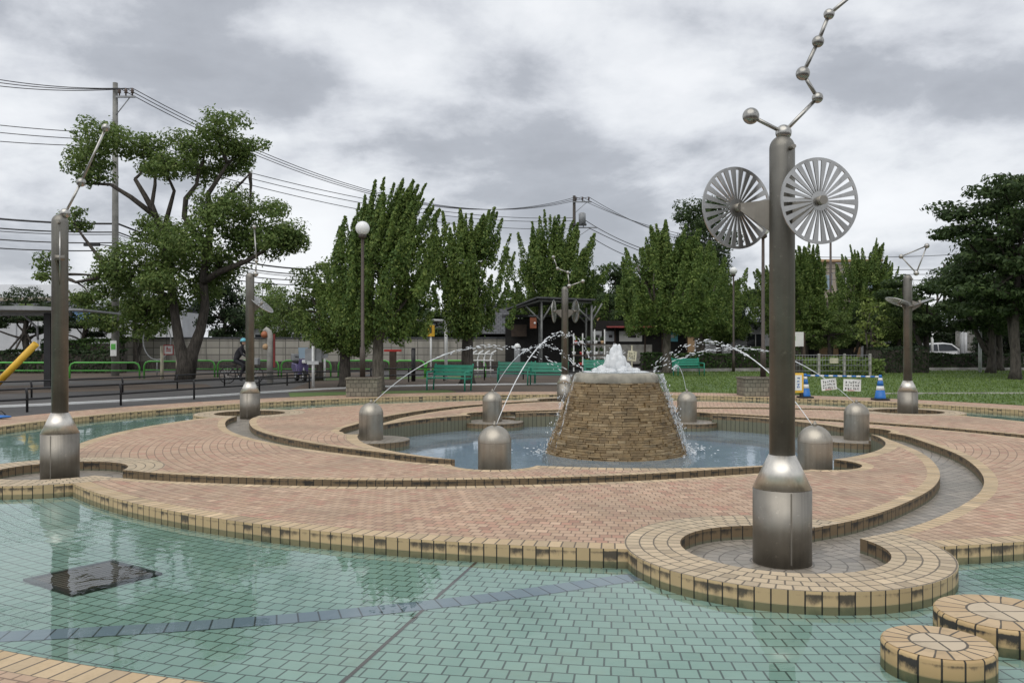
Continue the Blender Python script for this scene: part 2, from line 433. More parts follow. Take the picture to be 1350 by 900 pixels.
# ------------------------------------------------------------------ the fountain plaza, laid out in plan about its centre
CX, CY = 1.8, 15.4
R_POOL, R_ISL, R_OUT, R_BANK = 4.5, 8.85, 11.62, 13.0
OY = CY - .23                    # the outer basin wall is struck from a point a little nearer
R_RING, R_BAS, R_PED = 1.22, .78, .70
R_NOTCH = .58
POLES = [(2.105, 6.68)] + [(CX + 8.8 * math.cos(R(a)), CY + 8.8 * math.sin(R(a))) for a in (-148, 152, 92, 32, -28)]
BOLL = [(4.0, 11.32), (-.23, 11.32), (-2.58, 15.7), (-.445, 19.35), (3.95, 19.35), (6.31, 15.7)]
CW = .23                        # half width of a channel
COP = .14
LV = {'deck': 0., 'ped': -.17, 'chan': -.12, 'moat': -.15, 'pool': -.5, 'shelf': -.385, 'bank': 0.}
CH0 = [(.32, -8.6), (.81, -8.3), (1.5, -7.82), (2.27, -7.04), (3.1, -5.98), (3.78, -4.71), (4.36, -3.05), (4.66, -1.3), (4.74, -.55), (4.55, .2)]
def catmull(p, n=10):
    q = [2 * np.array(p[0]) - np.array(p[1])] + [np.array(x) for x in p] + [2 * np.array(p[-1]) - np.array(p[-2])]
    out = []
    for i in range(1, len(q) - 2):
        for k in range(n):
            t = k / n; a, b, c, d = q[i - 1], q[i], q[i + 1], q[i + 2]
            out.append(.5 * ((2 * b) + (c - a) * t + (2 * a - 5 * b + 4 * c - d) * t * t + (3 * b - a - 3 * c + d) * t ** 3))
    out.append(q[-2]); return np.array(out)
base_ch = catmull(CH0)
base_ch = base_ch[np.linalg.norm(base_ch - np.array([.32, -8.75]), axis=1) > .3]
CHAN = []
for k in range(6):
    a = R(60 * k); Rm = np.array([[math.cos(a), -math.sin(a)], [math.sin(a), math.cos(a)]])
    CHAN.append(base_ch @ Rm.T + np.array([CX, CY]))
def seg_dist(pts, line):
    """distance of each point to a polyline, with signed side and arc length"""
    best = np.full(len(pts), 1e9); s_at = np.zeros(len(pts)); sl = 0
    for i in range(len(line) - 1):
        a, b = line[i], line[i + 1]; ab = b - a; L = np.linalg.norm(ab)
        t = np.clip(((pts - a) @ ab) / (L * L), 0, 1)
        d = np.linalg.norm(pts - (a + t[:, None] * ab), axis=1)
        m = d < best; best[m] = d[m]; s_at[m] = (sl + t * L)[m]; sl += L
    return best, s_at

cv, ce = [], []
def add_curve(pts, closed=True):
    n0 = len(cv); cv.extend([Vector((float(p[0]), float(p[1]))) for p in pts]); n = len(pts)
    for i in range(n if closed else n - 1): ce.append((n0 + i, n0 + (i + 1) % n))
def circ(c, r, step=.12, ph=0.):
    n = max(24, int(2 * PI * r / step))
    return [(c[0] + r * math.cos(2 * PI * (i + ph) / n), c[1] + r * math.sin(2 * PI * (i + ph) / n)) for i in range(n)]
for r in (3.75, R_POOL, R_POOL + .2, R_ISL - .2, R_ISL): add_curve(circ((CX, CY), r))
for r in (R_OUT, R_OUT + .2): add_curve(circ((CX, OY), r))
add_curve(circ((CX, CY), R_BANK, .3))
for p in POLES:
    for r in (R_BAS, R_RING): add_curve(circ(p, r, .07, .37))
for p in BOLL:
    for r in (R_NOTCH, R_PED, R_NOTCH + COP): add_curve(circ(p, r, .08, .21))
def offset_band(line, w):
    d = np.gradient(line, axis=0); d /= np.linalg.norm(d, axis=1)[:, None]
    nrm = np.stack([-d[:, 1], d[:, 0]], 1)
    L = line + nrm * w; Rr = line - nrm * w
    e = line[-1]; dd = d[-1]; a0 = math.atan2(dd[1], dd[0])
    cap = [(e[0] + w * math.cos(a0 - PI / 2 + PI * k / 8), e[1] + w * math.sin(a0 - PI / 2 + PI * k / 8)) for k in range(1, 8)]
    s_ = line[0]; dd = d[0]; a0 = math.atan2(dd[1], dd[0])
    cap2 = [(s_[0] + w * math.cos(a0 + PI / 2 + PI * k / 8), s_[1] + w * math.sin(a0 + PI / 2 + PI * k / 8)) for k in range(1, 8)]
    return list(map(tuple, Rr)) + cap + list(map(tuple, L[::-1])) + cap2
for l in CHAN:
    add_curve(offset_band(l, CW)); add_curve(offset_band(l, CW + COP))
# interior points keep the triangles small enough for polar texture coordinates
r = .35
while r < R_BANK:
    n = max(6, int(2 * PI * r / .38))
    cv.extend([Vector((CX + r * math.cos(2 * PI * (i + .5 * (int(r / .37) % 2)) / n) + random.uniform(-.02, .02), CY + r * math.sin(2 * PI * i / n) + random.uniform(-.02, .02))) for i in range(n)])
    r += .37
for p in POLES:
    for rr in (.12, .3, .5, .65, .9, 1.02, 1.12):
        n = max(6, int(2 * PI * rr / .16))
        cv.extend([Vector((p[0] + rr * math.cos(2 * PI * (i + .3) / n), p[1] + rr * math.sin(2 * PI * (i + .3) / n))) for i in range(n)])
ov, oe, of, _, _, _ = delaunay_2d_cdt(cv, ce, [], 0, 1e-5)
V2 = np.array([(v.x, v.y) for v in ov]); TR = np.array([list(f) for f in of if len(f) == 3])
cen = V2[TR].mean(1)
C0 = np.array([CX, CY]); O0 = np.array([CX, OY]); ro = np.linalg.norm(cen - O0, axis=1); rc = np.linalg.norm(cen - C0, axis=1)
dP = np.stack([np.linalg.norm(cen - np.array(p), axis=1) for p in POLES]); iP = dP.argmin(0); mP = dP.min(0)
dB = np.stack([np.linalg.norm(cen - np.array(p), axis=1) for p in BOLL]).min(0); iB = np.stack([np.linalg.norm(cen - np.array(p), axis=1) for p in BOLL]).argmin(0)
cd = [seg_dist(cen, l) for l in CHAN]; dC = np.stack([c[0] for c in cd]); iC = dC.argmin(0); mC = dC.min(0)
zone = []
for i in range(len(TR)):
    r_ = rc[i]
    if mP[i] < R_BAS: z = 'chan'
    elif dB[i] < R_NOTCH or (dB[i] < R_PED and r_ < R_POOL): z = 'ped'
    elif r_ < 3.75: z = 'pool'
    elif r_ < R_POOL: z = 'shelf'
    elif mC[i] < CW: z = 'chan'
    elif r_ < R_ISL or mP[i] < R_RING: z = 'deck'
    elif ro[i] < R_OUT: z = 'moat'
    elif r_ < R_BANK: z = 'bank'
    else: z = None
    zone.append(z)
def polar(p, c, ref=None):
    a = math.atan2(p[1] - c[1], p[0] - c[0])
    if ref is not None:
        while a - ref > PI: a -= 2 * PI
        while a - ref < -PI: a += 2 * PI
    return a, math.hypot(p[0] - c[0], p[1] - c[1])
def sheet(name, zones, mats, pick, z_of):
    """one mesh for the triangles of these zones; pick(i) gives (material slot, uv function)"""
    idx = [i for i in range(len(TR)) if zone[i] in zones]
    vmap = {}; vs = []; fs = []; mi = []; uvs = []
    for i in idx:
        f = []
        slot, fn = pick(i)
        for k in TR[i]:
            key = (int(k), zone[i])
            if key not in vmap: vmap[key] = len(vs); vs.append((V2[k][0], V2[k][1], z_of(zone[i])))
            f.append(vmap[key])
        fs.append(f); mi.append(slot)
        for k in TR[i]: uvs.append(fn(V2[k]))
    me = bpy.data.meshes.new(name); me.from_pydata(vs, [], fs)
    for m in mats: me.materials.append(M[m])
    me.polygons.foreach_set('material_index', mi)
    ul = me.uv_layers.new(name='UVMap'); ul.data.foreach_set('uv', np.array(uvs, dtype=np.float32).ravel())
    me.update()
    o = bpy.data.objects.new(name, me); col.objects.link(o); return o
def pick_deck(i):
    c = cen[i]; ref = polar(c, C0)[0]
    if zone[i] == 'bank':
        if ro[i] < R_OUT + .2: return 1, lambda p: (polar(p, O0, ref)[0] * R_OUT, min(.199, max(.001, polar(p, O0)[1] - R_OUT)))
        return 0, lambda p: polar(p, C0, ref)
    if mP[i] < R_RING:
        pc = POLES[iP[i]]; rf = polar(c, pc)[0]
        return 2, lambda p: polar(p, pc, rf)
    if mC[i] < CW + COP:
        ln = CHAN[iC[i]]
        def f(p):
            d, s = seg_dist(np.array([p]), ln); return (float(s[0]), .05 + .5 * min(.2, max(0., float(d[0]) - CW)))
        return 1, f
    if rc[i] > R_ISL - .2: return 1, lambda p: (polar(p, C0, ref)[0] * R_ISL, min(.199, max(.001, R_ISL - polar(p, C0)[1])))
    if rc[i] < R_POOL + .2: return 1, lambda p: (polar(p, C0, ref)[0] * R_POOL, min(.199, max(.001, polar(p, C0)[1] - R_POOL)))
    if dB[i] < R_NOTCH + COP:
        bc = BOLL[iB[i]]; rf = polar(c, bc)[0]
        return 1, lambda p: (polar(p, bc, rf)[0] * R_NOTCH, .1)
    return 0, lambda p: polar(p, C0, ref)
deck = sheet('plaza_pavement', ('deck', 'bank'), ['paving_brick', 'coping_brick', 'ring_brick'], pick_deck, lambda z: LV[z])
tag(deck, kind='structure')
def pick_chan(i):
    if mP[i] < R_BAS:
        pc = POLES[iP[i]]; rf = polar(cen[i], pc)[0]; return 0, lambda p: polar(p, pc, rf)
    ref = polar(cen[i], C0)[0]; return 0, lambda p: polar(p, C0, ref)
tag(sheet('channel_floor', ('chan', 'ped'), ['channel_brick'], pick_chan, lambda z: LV[z]), kind='structure')
def pick_c(i):
    ref = polar(cen[i], C0)[0]; return 0, lambda p: polar(p, C0, ref)
tag(sheet('moat_floor', ('moat',), ['pool_tile'], pick_c, lambda z: LV[z]), kind='structure')
tag(sheet('pool_floor', ('pool', 'shelf'), ['pool_bottom', 'pool_shelf'], lambda i: (1 if zone[i] == 'shelf' else 0, pick_c(i)[1]), lambda z: LV[z]), kind='structure')
# vertical faces wherever two levels meet
emap = {}
for i in range(len(TR)):
    t = TR[i]
    for k in range(3):
        emap.setdefault((int(t[k]), int(t[(k + 1) % 3])), i)
nxt = {}
for (a, b), i in emap.items():
    j = emap.get((b, a))
    if j is None or zone[i] is None or zone[j] is None: continue
    if LV[zone[i]] > LV[zone[j]] + 1e-6: nxt.setdefault(a, []).append((b, LV[zone[i]], LV[zone[j]], zone[i], zone[j]))
wv, wf, wuv, wmi = [], [], [], []
used = set()
for a0 in list(nxt):
    for st in nxt[a0]:
        if (a0, st[0]) in used: continue
        a = a0; cur = st; s = 0.
        while cur and (a, cur[0]) not in used:
            used.add((a, cur[0])); b, zt, zb, zi, zj = cur
            L = float(np.linalg.norm(V2[a] - V2[b])); n = len(wv)
            wv += [(*V2[a], zt), (*V2[b], zt), (*V2[b], zb), (*V2[a], zb)]
            wf.append((n, n + 3, n + 2, n + 1)); wmi.append(0 if zj == 'moat' else 1)
            wuv += [(s, 0.), (s, zt - zb), (s + L, zt - zb), (s + L, 0.)]
            s += L; a = b
            cand = [c for c in nxt.get(a, []) if (a, c[0]) not in used]
            cur = next((c for c in cand if c[3] == zi and c[4] == zj), cand[0] if cand else None)
me = bpy.data.meshes.new('pool_wall'); me.from_pydata(wv, [], wf)
for m in ('rim_wall', 'channel_wall'): me.materials.append(M[m])
me.polygons.foreach_set('material_index', wmi)
me.uv_layers.new(name='UVMap').data.foreach_set('uv', np.array(wuv, dtype=np.float32).ravel())
o = bpy.data.objects.new('pool_wall', me); col.objects.link(o); tag(o, kind='structure')

def annulus(name, r0, r1, z, mat, n=128, c=(CX, CY)):
    vs = [(c[0] + r * math.cos(2 * PI * i / n), c[1] + r * math.sin(2 * PI * i / n), z) for r in (r0, r1) for i in range(n)]
    fs = [(i, n + i, n + (i + 1) % n, (i + 1) % n) for i in range(n)]
    o = MB().add(vs, fs).build(name, M[mat]); return tag(o, kind='structure')
tag(sheet('moat_water', ('moat',), ['moat_water'], pick_c, lambda z: -.098), kind='structure')
annulus('pool_water', .9, R_POOL + .03, -.33, 'pool_water')

# blue tile line and the drain cover on the moat floor
pts = catmull([(-5.2, 4.82), (-4.0, 4.95), (-3.02, 5.06), (-2.12, 5.22), (-1.22, 5.45), (-.2, 5.82), (.92, 6.36)], 10)
d = np.gradient(pts, axis=0); d /= np.linalg.norm(d, axis=1)[:, None]; nn = np.stack([-d[:, 1], d[:, 0]], 1)
vs = []; uvs = []; s = 0
for i, p in enumerate(pts):
    if i: s += float(np.linalg.norm(pts[i] - pts[i - 1]))
    a = p + nn[i] * .095; b = p - nn[i] * .095
    vs += [(a[0], a[1], -.146), (b[0], b[1], -.146)]
fs = []; s = 0
for i in range(len(pts) - 1):
    L = float(np.linalg.norm(pts[i + 1] - pts[i])); fs.append((2 * i, 2 * i + 1, 2 * i + 3, 2 * i + 2))
    uvs += [(s, .35), (s, .15), (s + L, .15), (s + L, .35)]; s += L
o = MB().add(vs, fs).build('moat_tile_line', M['inlay_tile']); o.data.uv_layers.new(name='UVMap').data.foreach_set('uv', np.array(uvs, dtype=np.float32).ravel()); tag(o, kind='structure')
# radial movement joint
a = R(-103.6)
m = MB()
q = [(CX + r * math.cos(a) + s_ * .012 * -math.sin(a), CY + r * math.sin(a) + s_ * .012 * math.cos(a), -.1465) for r, s_ in ((8.86, -1), (8.86, 1), (11.8, 1), (11.8, -1))]
g = G('joint_strip'); M['joint_strip'] = g.bsdf((.09, .06, .05), .8)
tag(m.add(q, [(0, 1, 2, 3)]).build('moat_joint', M['joint_strip']), kind='structure')
def drain(name, c, rz, sz, label):
    t = empty(name, c, rz, label, 'drain cover')
    g_ = MB()
    for i in range(13):
        g_.box((-sz / 2 + sz * (i + .5) / 13, 0, .006), (sz / 13 * .6, sz, .012))
    g_.build('grating', M['drain_metal'], t)
    fr = MB()
    for s_ in (-1, 1): fr.box((s_ * sz / 2, 0, .009), (.04, sz + .04, .018)); fr.box((0, s_ * sz / 2, .009), (sz - .04, .04, .018))
    fr.build('frame', M['black_metal'], t)
    pl = MB().box((0, 0, .0015), (sz - .04, sz - .04, .003)).build('sump', M['brown_metal'], t)
    return t
drain('drain_cover', (-3.09, 6.33, -.148), R(-35), .64, 'dark square drain grating under the water of the front pool')
drain('drain_cover', (-10.6, 13.1, -.148), R(10), .7, 'dark square drain grating under the water beside the leftmost steel column')

def stone_disc(c, r, label):
    t = empty('stepping_stone', (c[0], c[1], -.25), 0, label, 'stepping stone', 'round stepping stones in the front pool')
    n = 64
    b = MB().lathe([(r, .0), (r, .238), (r - .004, .247), (r - .013, .252)], n=n).build('body', M['stone_side'], t)
    ul = b.data.uv_layers.new(name='UVMap')
    for p in b.data.polygons:
        for li in p.loop_indices:
            v = b.data.vertices[b.data.loops[li].vertex_index].co; a_ = math.atan2(v.y, v.x); ca = math.atan2(p.center.y, p.center.x)
            while a_ - ca > PI: a_ -= 2 * PI
            while a_ - ca < -PI: a_ += 2 * PI
            ul.data[li].uv = (a_ * r * 1.0, max(0, .25 - v.z) + .0)
    m = MB(); uv = []
    rr = [0.0001, r * .22, r * .49, r * .5, r - .012]
    vs = [(q * math.cos(2 * PI * i / n), q * math.sin(2 * PI * i / n), .2545) for q in rr for i in range(n)]
    fs = []
    for k in range(len(rr) - 1):
        for i in range(n):
            fs.append((k * n + i, (k + 1) * n + i, (k + 1) * n + (i + 1) % n, k * n + (i + 1) % n))
            for q, j in ((k, i), (k + 1, i), (k + 1, i + 1), (k, i + 1)):
                uv.append((2 * PI * j / n, rr[q]))
    m.add(vs, fs); tp = m.build('top', M['disc_top_%d' % int(r * 100)], t)
    tp.data.uv_layers.new(name='UVMap').data.foreach_set('uv', np.array(uv, dtype=np.float32).ravel())
    return t
def disc_mat(r):
    g = G('disc_top'); u, v = g.uv()
    outer = g.math('GREATER_THAN', v, r * .5)
    inner = g.math('LESS_THAN', v, r * .24)
    def spokes(k, w):
        a = g.math('DIVIDE', u, 2 * PI / k); fa = g.math('SUBTRACT', a, g.math('FLOOR', a))
        dd = g.math('MULTIPLY', g.math('MULTIPLY', g.math('MINIMUM', fa, g.math('SUBTRACT', 1., fa)), 2 * PI / k), v)
        return g.rng(dd, w * .5, w), g.white(g.comb(g.math('FLOOR', a), outer, 1.))[0]
    s1, r1 = spokes(18, .007); s2, r2 = spokes(4, .008)
    msk = g.math('ADD', g.math('MULTIPLY', outer, s1), g.math('MULTIPLY', g.math('SUBTRACT', 1., outer), s2))
    rj = g.rng(g.math('ABSOLUTE', g.math('SUBTRACT', v, r * .5)), .004, .009)
    msk = g.math('MULTIPLY', msk, rj)
    co = g.mix(r1, (.47, .34, .20), (.57, .43, .27)); ci = g.mix(r2, (.48, .395, .285), (.55, .455, .33))
    nz = g.noise(7, detail=6)
    c = g.mix(outer, ci, co); c = g.mix(g.math('MULTIPLY', g.rng(nz, .5, .75), .45), c, (.2, .16, .11))
    M['disc_top_%d' % int(r * 100)] = g.bsdf(g.mix(msk, (.10, .085, .065), c), .75, bump=msk, bstr=.5, bdist=.006)
disc_mat(.28); disc_mat(.36)
stone_disc((2.255, 4.54), .28, 'smaller round tan stepping stone nearest the camera in the front pool')
stone_disc((2.88, 5.05), .36, 'larger round tan stepping stone behind the small one in the front pool')

# ------------------------------------------------------------------ ground outside the plaza
annulus('ground', R_BANK, 900, 0.0, 'asphalt', 160)
def plane_poly(name, poly, z, mat):
    return tag(MB().add([(x, y, z) for x, y in poly], [list(range(len(poly)))]).build(name, M[mat]), kind='structure')
def arc(c, r, a0, a1, n=40): return [(c[0] + r * math.cos(R(a0 + (a1 - a0) * i / n)), c[1] + r * math.sin(R(a0 + (a1 - a0) * i / n))) for i in range(n + 1)]
LAWN = arc((CX, CY), R_BANK + .02, 82, -12) + [(22, 13), (40, 24), (46, 50.5), (26, 50.5), (9, 48.5), (5.6, 43), (4.2, 34)]
plane_poly('lawn', LAWN, .004, 'lawn')
# bare earth under the trees at the back, and the verge strips beside the path
plane_poly('earth_bed', [(-7.5, 28.2), (3.9, 28.6), (4.6, 34), (5.4, 43), (-2, 40), (-8.5, 36.5)], .004, 'earth')
plane_poly('earth_bank', [(-40, 33.5), (-22, 35.5), (-12.5, 38.5), (-7.5, 41), (-7.5, 47), (-40, 47)], .004, 'earth')
plane_poly('playground_earth', [(-26, 22), (-16, 27), (-10.8, 31.0), (-12, 33.6), (-26, 31.5)], .004, 'earth')
plane_poly('grass_verge', arc((CX, CY), R_BANK + .02, 130, 106, 16) + [(-2.2, 29.2), (-7.2, 27.6)], .008, 'lawn')
plane_poly('grass_bank', [(-8.5, 36.6), (-1.5, 40.2), (-1.5, 42), (-8.5, 39.2)], .008, 'lawn')
def ribbon(name, pts, w, z, h, mat):
    m = MB(); P_ = np.array(pts, float); d = np.gradient(P_, axis=0); d /= np.linalg.norm(d, axis=1)[:, None]; n = np.stack([-d[:, 1], d[:, 0]], 1)
    vs = []
    for i, p in enumerate(P_):
        a = p + n[i] * w / 2; b = p - n[i] * w / 2
        vs += [(a[0], a[1], z), (b[0], b[1], z), (b[0], b[1], z + h), (a[0], a[1], z + h)]
    fs = []
    for i in range(len(P_) - 1):
        k = 4 * i
        for a, b in ((0, 1), (1, 2), (2, 3), (3, 0)): fs.append((k + a, k + b, k + 4 + b, k + 4 + a))
    m.add(vs, fs + [(0, 1, 2, 3), (len(vs) - 4, len(vs) - 3, len(vs) - 2, len(vs) - 1)])
    return tag(m.build(name, M[mat]), kind='structure')
ribbon('kerb', catmull([(-17, 18.5), (-12.7, 21.3), (-9.6, 24.8), (-6.4, 29.6), (-3, 32.2), (1.8, 33.4), (5, 34)], 6), .14, 0, .05, 'white_paint')
ribbon('road_kerb', [(9, 48.6), (16, 50.2), (26, 51), (46, 51)], .3, 0, .16, 'concrete')
ribbon('lawn_edging', catmull([(11.5, 26.8), (16, 27), (22, 26), (32, 23)], 5), .12, 0, .045, 'concrete')
# grass blades: nobody could count them
def inside(poly, x, y):
    c = False; n = len(poly)
    for i in range(n):
        (x1, y1), (x2, y2) = poly[i], poly[(i + 1) % n]
        if (y1 > y) != (y2 > y) and x < (x2 - x1) * (y - y1) / (y2 - y1) + x1: c = not c
    return c
def grass(name, poly, n, h):
    xs = [p[0] for p in poly]; ys = [p[1] for p in poly]; vs = []; fs = []; k = 0
    while k < n:
        x = random.uniform(min(xs), max(xs)); y = random.uniform(min(ys), max(ys))
        if random.random() > (26 / max(y, 26)) ** 1.5 or not inside(poly, x, y): continue
        a = random.uniform(0, PI); hh = h * random.uniform(.5, 1.3); w = .012 * (y / 20) + .006
        dx, dy = math.cos(a) * w, math.sin(a) * w; lx, ly = random.uniform(-.5, .5) * hh, random.uniform(-.5, .5) * hh
        b = len(vs); vs += [(x - dx, y - dy, .004), (x + dx, y + dy, .004), (x + lx, y + ly, hh)]; fs.append((b, b + 1, b + 2)); k += 1
    o = MB().add(vs, fs).build(name, M['grass_blade']); return tag(o, 'short green grass growing over the lawn' if name == 'grass' else 'rough grass on the verge by the lamp planter', 'grass', kind='stuff')
grass('grass', LAWN, 60000, .06)
# ------------------------------------------------------------------ the stone fountain
FX, FY = 1.83, 15.15
ft = empty('stone_fountain', (FX, FY, -.5), 0, 'tan stacked stone fountain mound shaped like a cut cone, standing in the sunken middle pool', 'fountain')
m = MB(); rr = random.Random(3)
z = 0.; Z1 = 1.42
m.lathe([(1.26, 0), (.70, Z1)], n=48, smooth=True)
while z < Z1 - .01:
    h = min(rr.uniform(.028, .048), Z1 - z)
    r0 = 1.29 + (.735 - 1.29) * (z / Z1); a = rr.uniform(0, 6)
    end = a + 2 * PI
    while a < end - .02:
        da = min(rr.uniform(.07, .28) / r0, end - a)
        out = rr.choice([0, 0, .006, .01, .016, .024, -.01, .04 if rr.random() < .25 else 0]) + rr.uniform(-.006, .006)
        n = max(1, int(da * r0 / .09)); g_ = .004 / r0
        hb = h - rr.uniform(.004, .008)
        vs = []
        for i in range(n + 1):
            b = a + g_ + (da - 2 * g_) * i / n; j = rr.uniform(-.006, .006)
            for (q, zz_) in ((r0 + out + j, z), (r0 + out + j - rr.uniform(0, .008), z + hb), (r0 - .1, z + hb), (r0 - .1, z)):
                vs.append((q * math.cos(b), q * math.sin(b), zz_ + (rr.uniform(-.003, .003))))
        fs = []
        for i in range(n):
            k = 4 * i
            for p, q in ((0, 1), (1, 2), (2, 3), (3, 0)): fs.append((k + p, k + 4 + p, k + 4 + q, k + q))
        fs += [(0, 1, 2, 3), (4 * n + 3, 4 * n + 2, 4 * n + 1, 4 * n)]
        m.add(vs, fs); a += da
    z += h
m.build('stone_wall', M['ledge_stone'], ft, fix=True)
MB().lathe([(.60, 1.40), (.752, 1.405), (.758, 1.42), (.748, 1.49), (.728, 1.535), (.69, 1.565), (.63, 1.578), (.56, 1.57), (.0001, 1.56)], n=64).build('cap', M['cap_stone'], ft)

def lumpy(m, c, r, sc, seed, n=22, mm=14, amp=.25):
    rs = random.Random(seed); k0 = len(m.v); m.sphere(c, r, n, mm, sc)
    ph = [(rs.uniform(2, 9), rs.uniform(2, 9), rs.uniform(2, 9), rs.uniform(0, 6)) for _ in range(6)]
    for i in range(k0, len(m.v)):
        v = Vector(m.v[i]) - Vector(c); d = v.normalized()
        f = 1 + amp * sum(math.sin(a * d.x * 1.5 + b * d.y * 1.5 + cc * d.z * 1.5 + p) for a, b, cc, p in ph) / 3
        m.v[i] = tuple(Vector(c) + v * f)
rs = random.Random(5)
m = MB()
for k in range(60):
    a = rs.uniform(0, 6.28); q = abs(rs.gauss(0, .12)) if k < 34 else rs.uniform(.16, .30)
    hh = max(.09, (.44 + rs.uniform(-.08, .06)) * math.exp(-(q / .19) ** 2)); rd_ = rs.uniform(.045, .075)
    cx_, cy_ = q * math.cos(a) * 1.15, q * math.sin(a)
    lumpy(m, (cx_ * .93, cy_ * .93, hh * .45), rd_, (1, 1, hh * .58 / rd_), k, 14, 18, .16)
for cx_, cy_, hh in ((-.05, -.02, .46), (.06, .0, .49), (.015, .03, .42)): lumpy(m, (cx_, cy_, hh * .5), .05, (1, 1, hh * .52 / .05), 90 + int(hh * 100), 14, 20, .14)
for k in range(160):
    a = rs.uniform(0, 6.28); q = rs.uniform(.1, .48)
    m.sphere((q * math.cos(a), q * math.sin(a), .015), rs.uniform(.02, .06), 8, 5, (1.4, 1.4, .45))
for _ in range(150):
    a = rs.uniform(0, 6.28); q = abs(rs.gauss(0, .14)); hz = rs.uniform(.1, .56) * max(.15, 1 - q * 2.0)
    m.sphere((q * math.cos(a), q * math.sin(a), hz), rs.uniform(.004, .011), 6, 4)
o = m.build('bubbling_water', M['white_water']); o.location = (FX, FY, 1.06); o.scale = (1.16, 1.1, 1.0)
tag(o, 'white foaming water bubbling up from the top of the stone fountain', 'water')
# thin sheet of water over the cap
o = MB().lathe([(.0001, 0), (.5, 0), (.60, .002)], n=48).build('water_film', M['film_water']); o.location = (FX, FY, 1.085)
tag(o, 'thin film of water lying on the flat cap of the stone fountain', 'water')
# water spilling off the cap: sheets and drops on the right, a little on the left
def spill(name, a0, a1, seed, nd, label, amt):
    m = MB(); rs = random.Random(seed)
    for k in range(int(amt)):
        a = R(rs.uniform(a0, a1)); w_ = rs.uniform(.012, .04)
        zs = [1.045 - i * .1 for i in range(15)]
        vs = []
        off = rs.uniform(.03, .17)
        for i, z_ in enumerate(zs):
            fall = 1.05 - z_
            q = .775 + .012 + off * math.sqrt(max(fall, 0) / 1.4) + .28 * fall
            for s_ in (-1, 1): 
                b = a + s_ * w_ * (1 - .35 * i / 14) / q + math.sin(i * .9 + k) * .006
                vs.append((q * math.cos(b), q * math.sin(b), z_))
        m.add(vs, [(2 * i, 2 * i + 1, 2 * i + 3, 2 * i + 2) for i in range(14)], True)
    m.cur = 1
    for _ in range(nd):
        a = R(rs.gauss((a0 + a1) / 2, (a1 - a0) * .22)); f = rs.uniform(0, 1.36)
        q = .80 + .28 * f + abs(rs.gauss(.02, .05)) * (.4 + f)
        s_ = rs.uniform(.004, .010)
        m.sphere((q * math.cos(a), q * math.sin(a), 1.05 - f), s_, 6, 4, (1, 1, rs.uniform(1, 2.6)))
    for _ in range(nd // 4):
        a = R(rs.gauss((a0 + a1) / 2, (a1 - a0) * .35)); q = 1.25 + abs(rs.gauss(.05, .18))
        m.sphere((q * math.cos(a), q * math.sin(a), -.32 + abs(rs.gauss(0, .05))), rs.uniform(.006, .014), 7, 5, (1.8, 1.8, .5))
    o = m.build(name, [M['spill_water'], M['white_water']]); o.location = (FX, FY, 0)
    return tag(o, label, 'water')
spill('spilling_water', -28, 26, 1, 420, 'white water spilling over the right edge of the stone fountain into the pool', 46)
spill('spilling_water', 168, 205, 2, 90, 'thin splash of water running down the left side of the stone fountain', 4)

# ------------------------------------------------------------------ steel bollards and their jets
def make_bollard():
    t = empty('fountain_bollard', (0, 0, 0)); tag(t, cat='bollard', group='steel bollards round the middle pool')
    prof = [(.218, 0), (.22, .006), (.22, .455)] + [(.22 * math.cos(R(a)), .46 + .215 * math.sin(R(a))) for a in range(0, 90, 6)] + [(.0001, .675)]
    MB().lathe(prof, n=48).build('body', M['bollard_steel'], t)
    MB().lathe([(.2215, .452), (.2225, .455), (.2215, .458)], n=48).build('seam', M['brushed_steel'], t)
    MB().lathe([(.028, .665), (.028, .70), (.016, .705), (.016, .73), (.0001, .732)], n=14).build('nozzle', M['brushed_steel'], t)
    return t
bl = ['steel bollard at the right front of the pool, beside the big column base',
      'steel bollard at the front of the pool, left of the stone fountain',
      'leftmost steel bollard of the pool, on a round brick pedestal',
      'steel bollard at the far left of the pool, behind the front left one',
      'steel bollard behind the splashing right side of the stone fountain',
      'rightmost steel bollard, behind the one next to the big column']
pb = make_bollard()
for i, (x, y) in enumerate(BOLL):
    b = pb if i == 0 else copy_tree(pb)
    b.location = (x, y, -.17); b.rotation_euler = (0, 0, i); b['label'] = bl[i]
jl = ['thin water jet rising from the right front bollard behind the big column', 'tall water jet arching up from the front left bollard',
      'water jet arching from the leftmost bollard towards the fountain', 'water jet arching from the far left bollard, breaking into drops',
      'short curl of water from the bollard behind the right of the fountain', 'beaded water jet arching from the rightmost bollard']
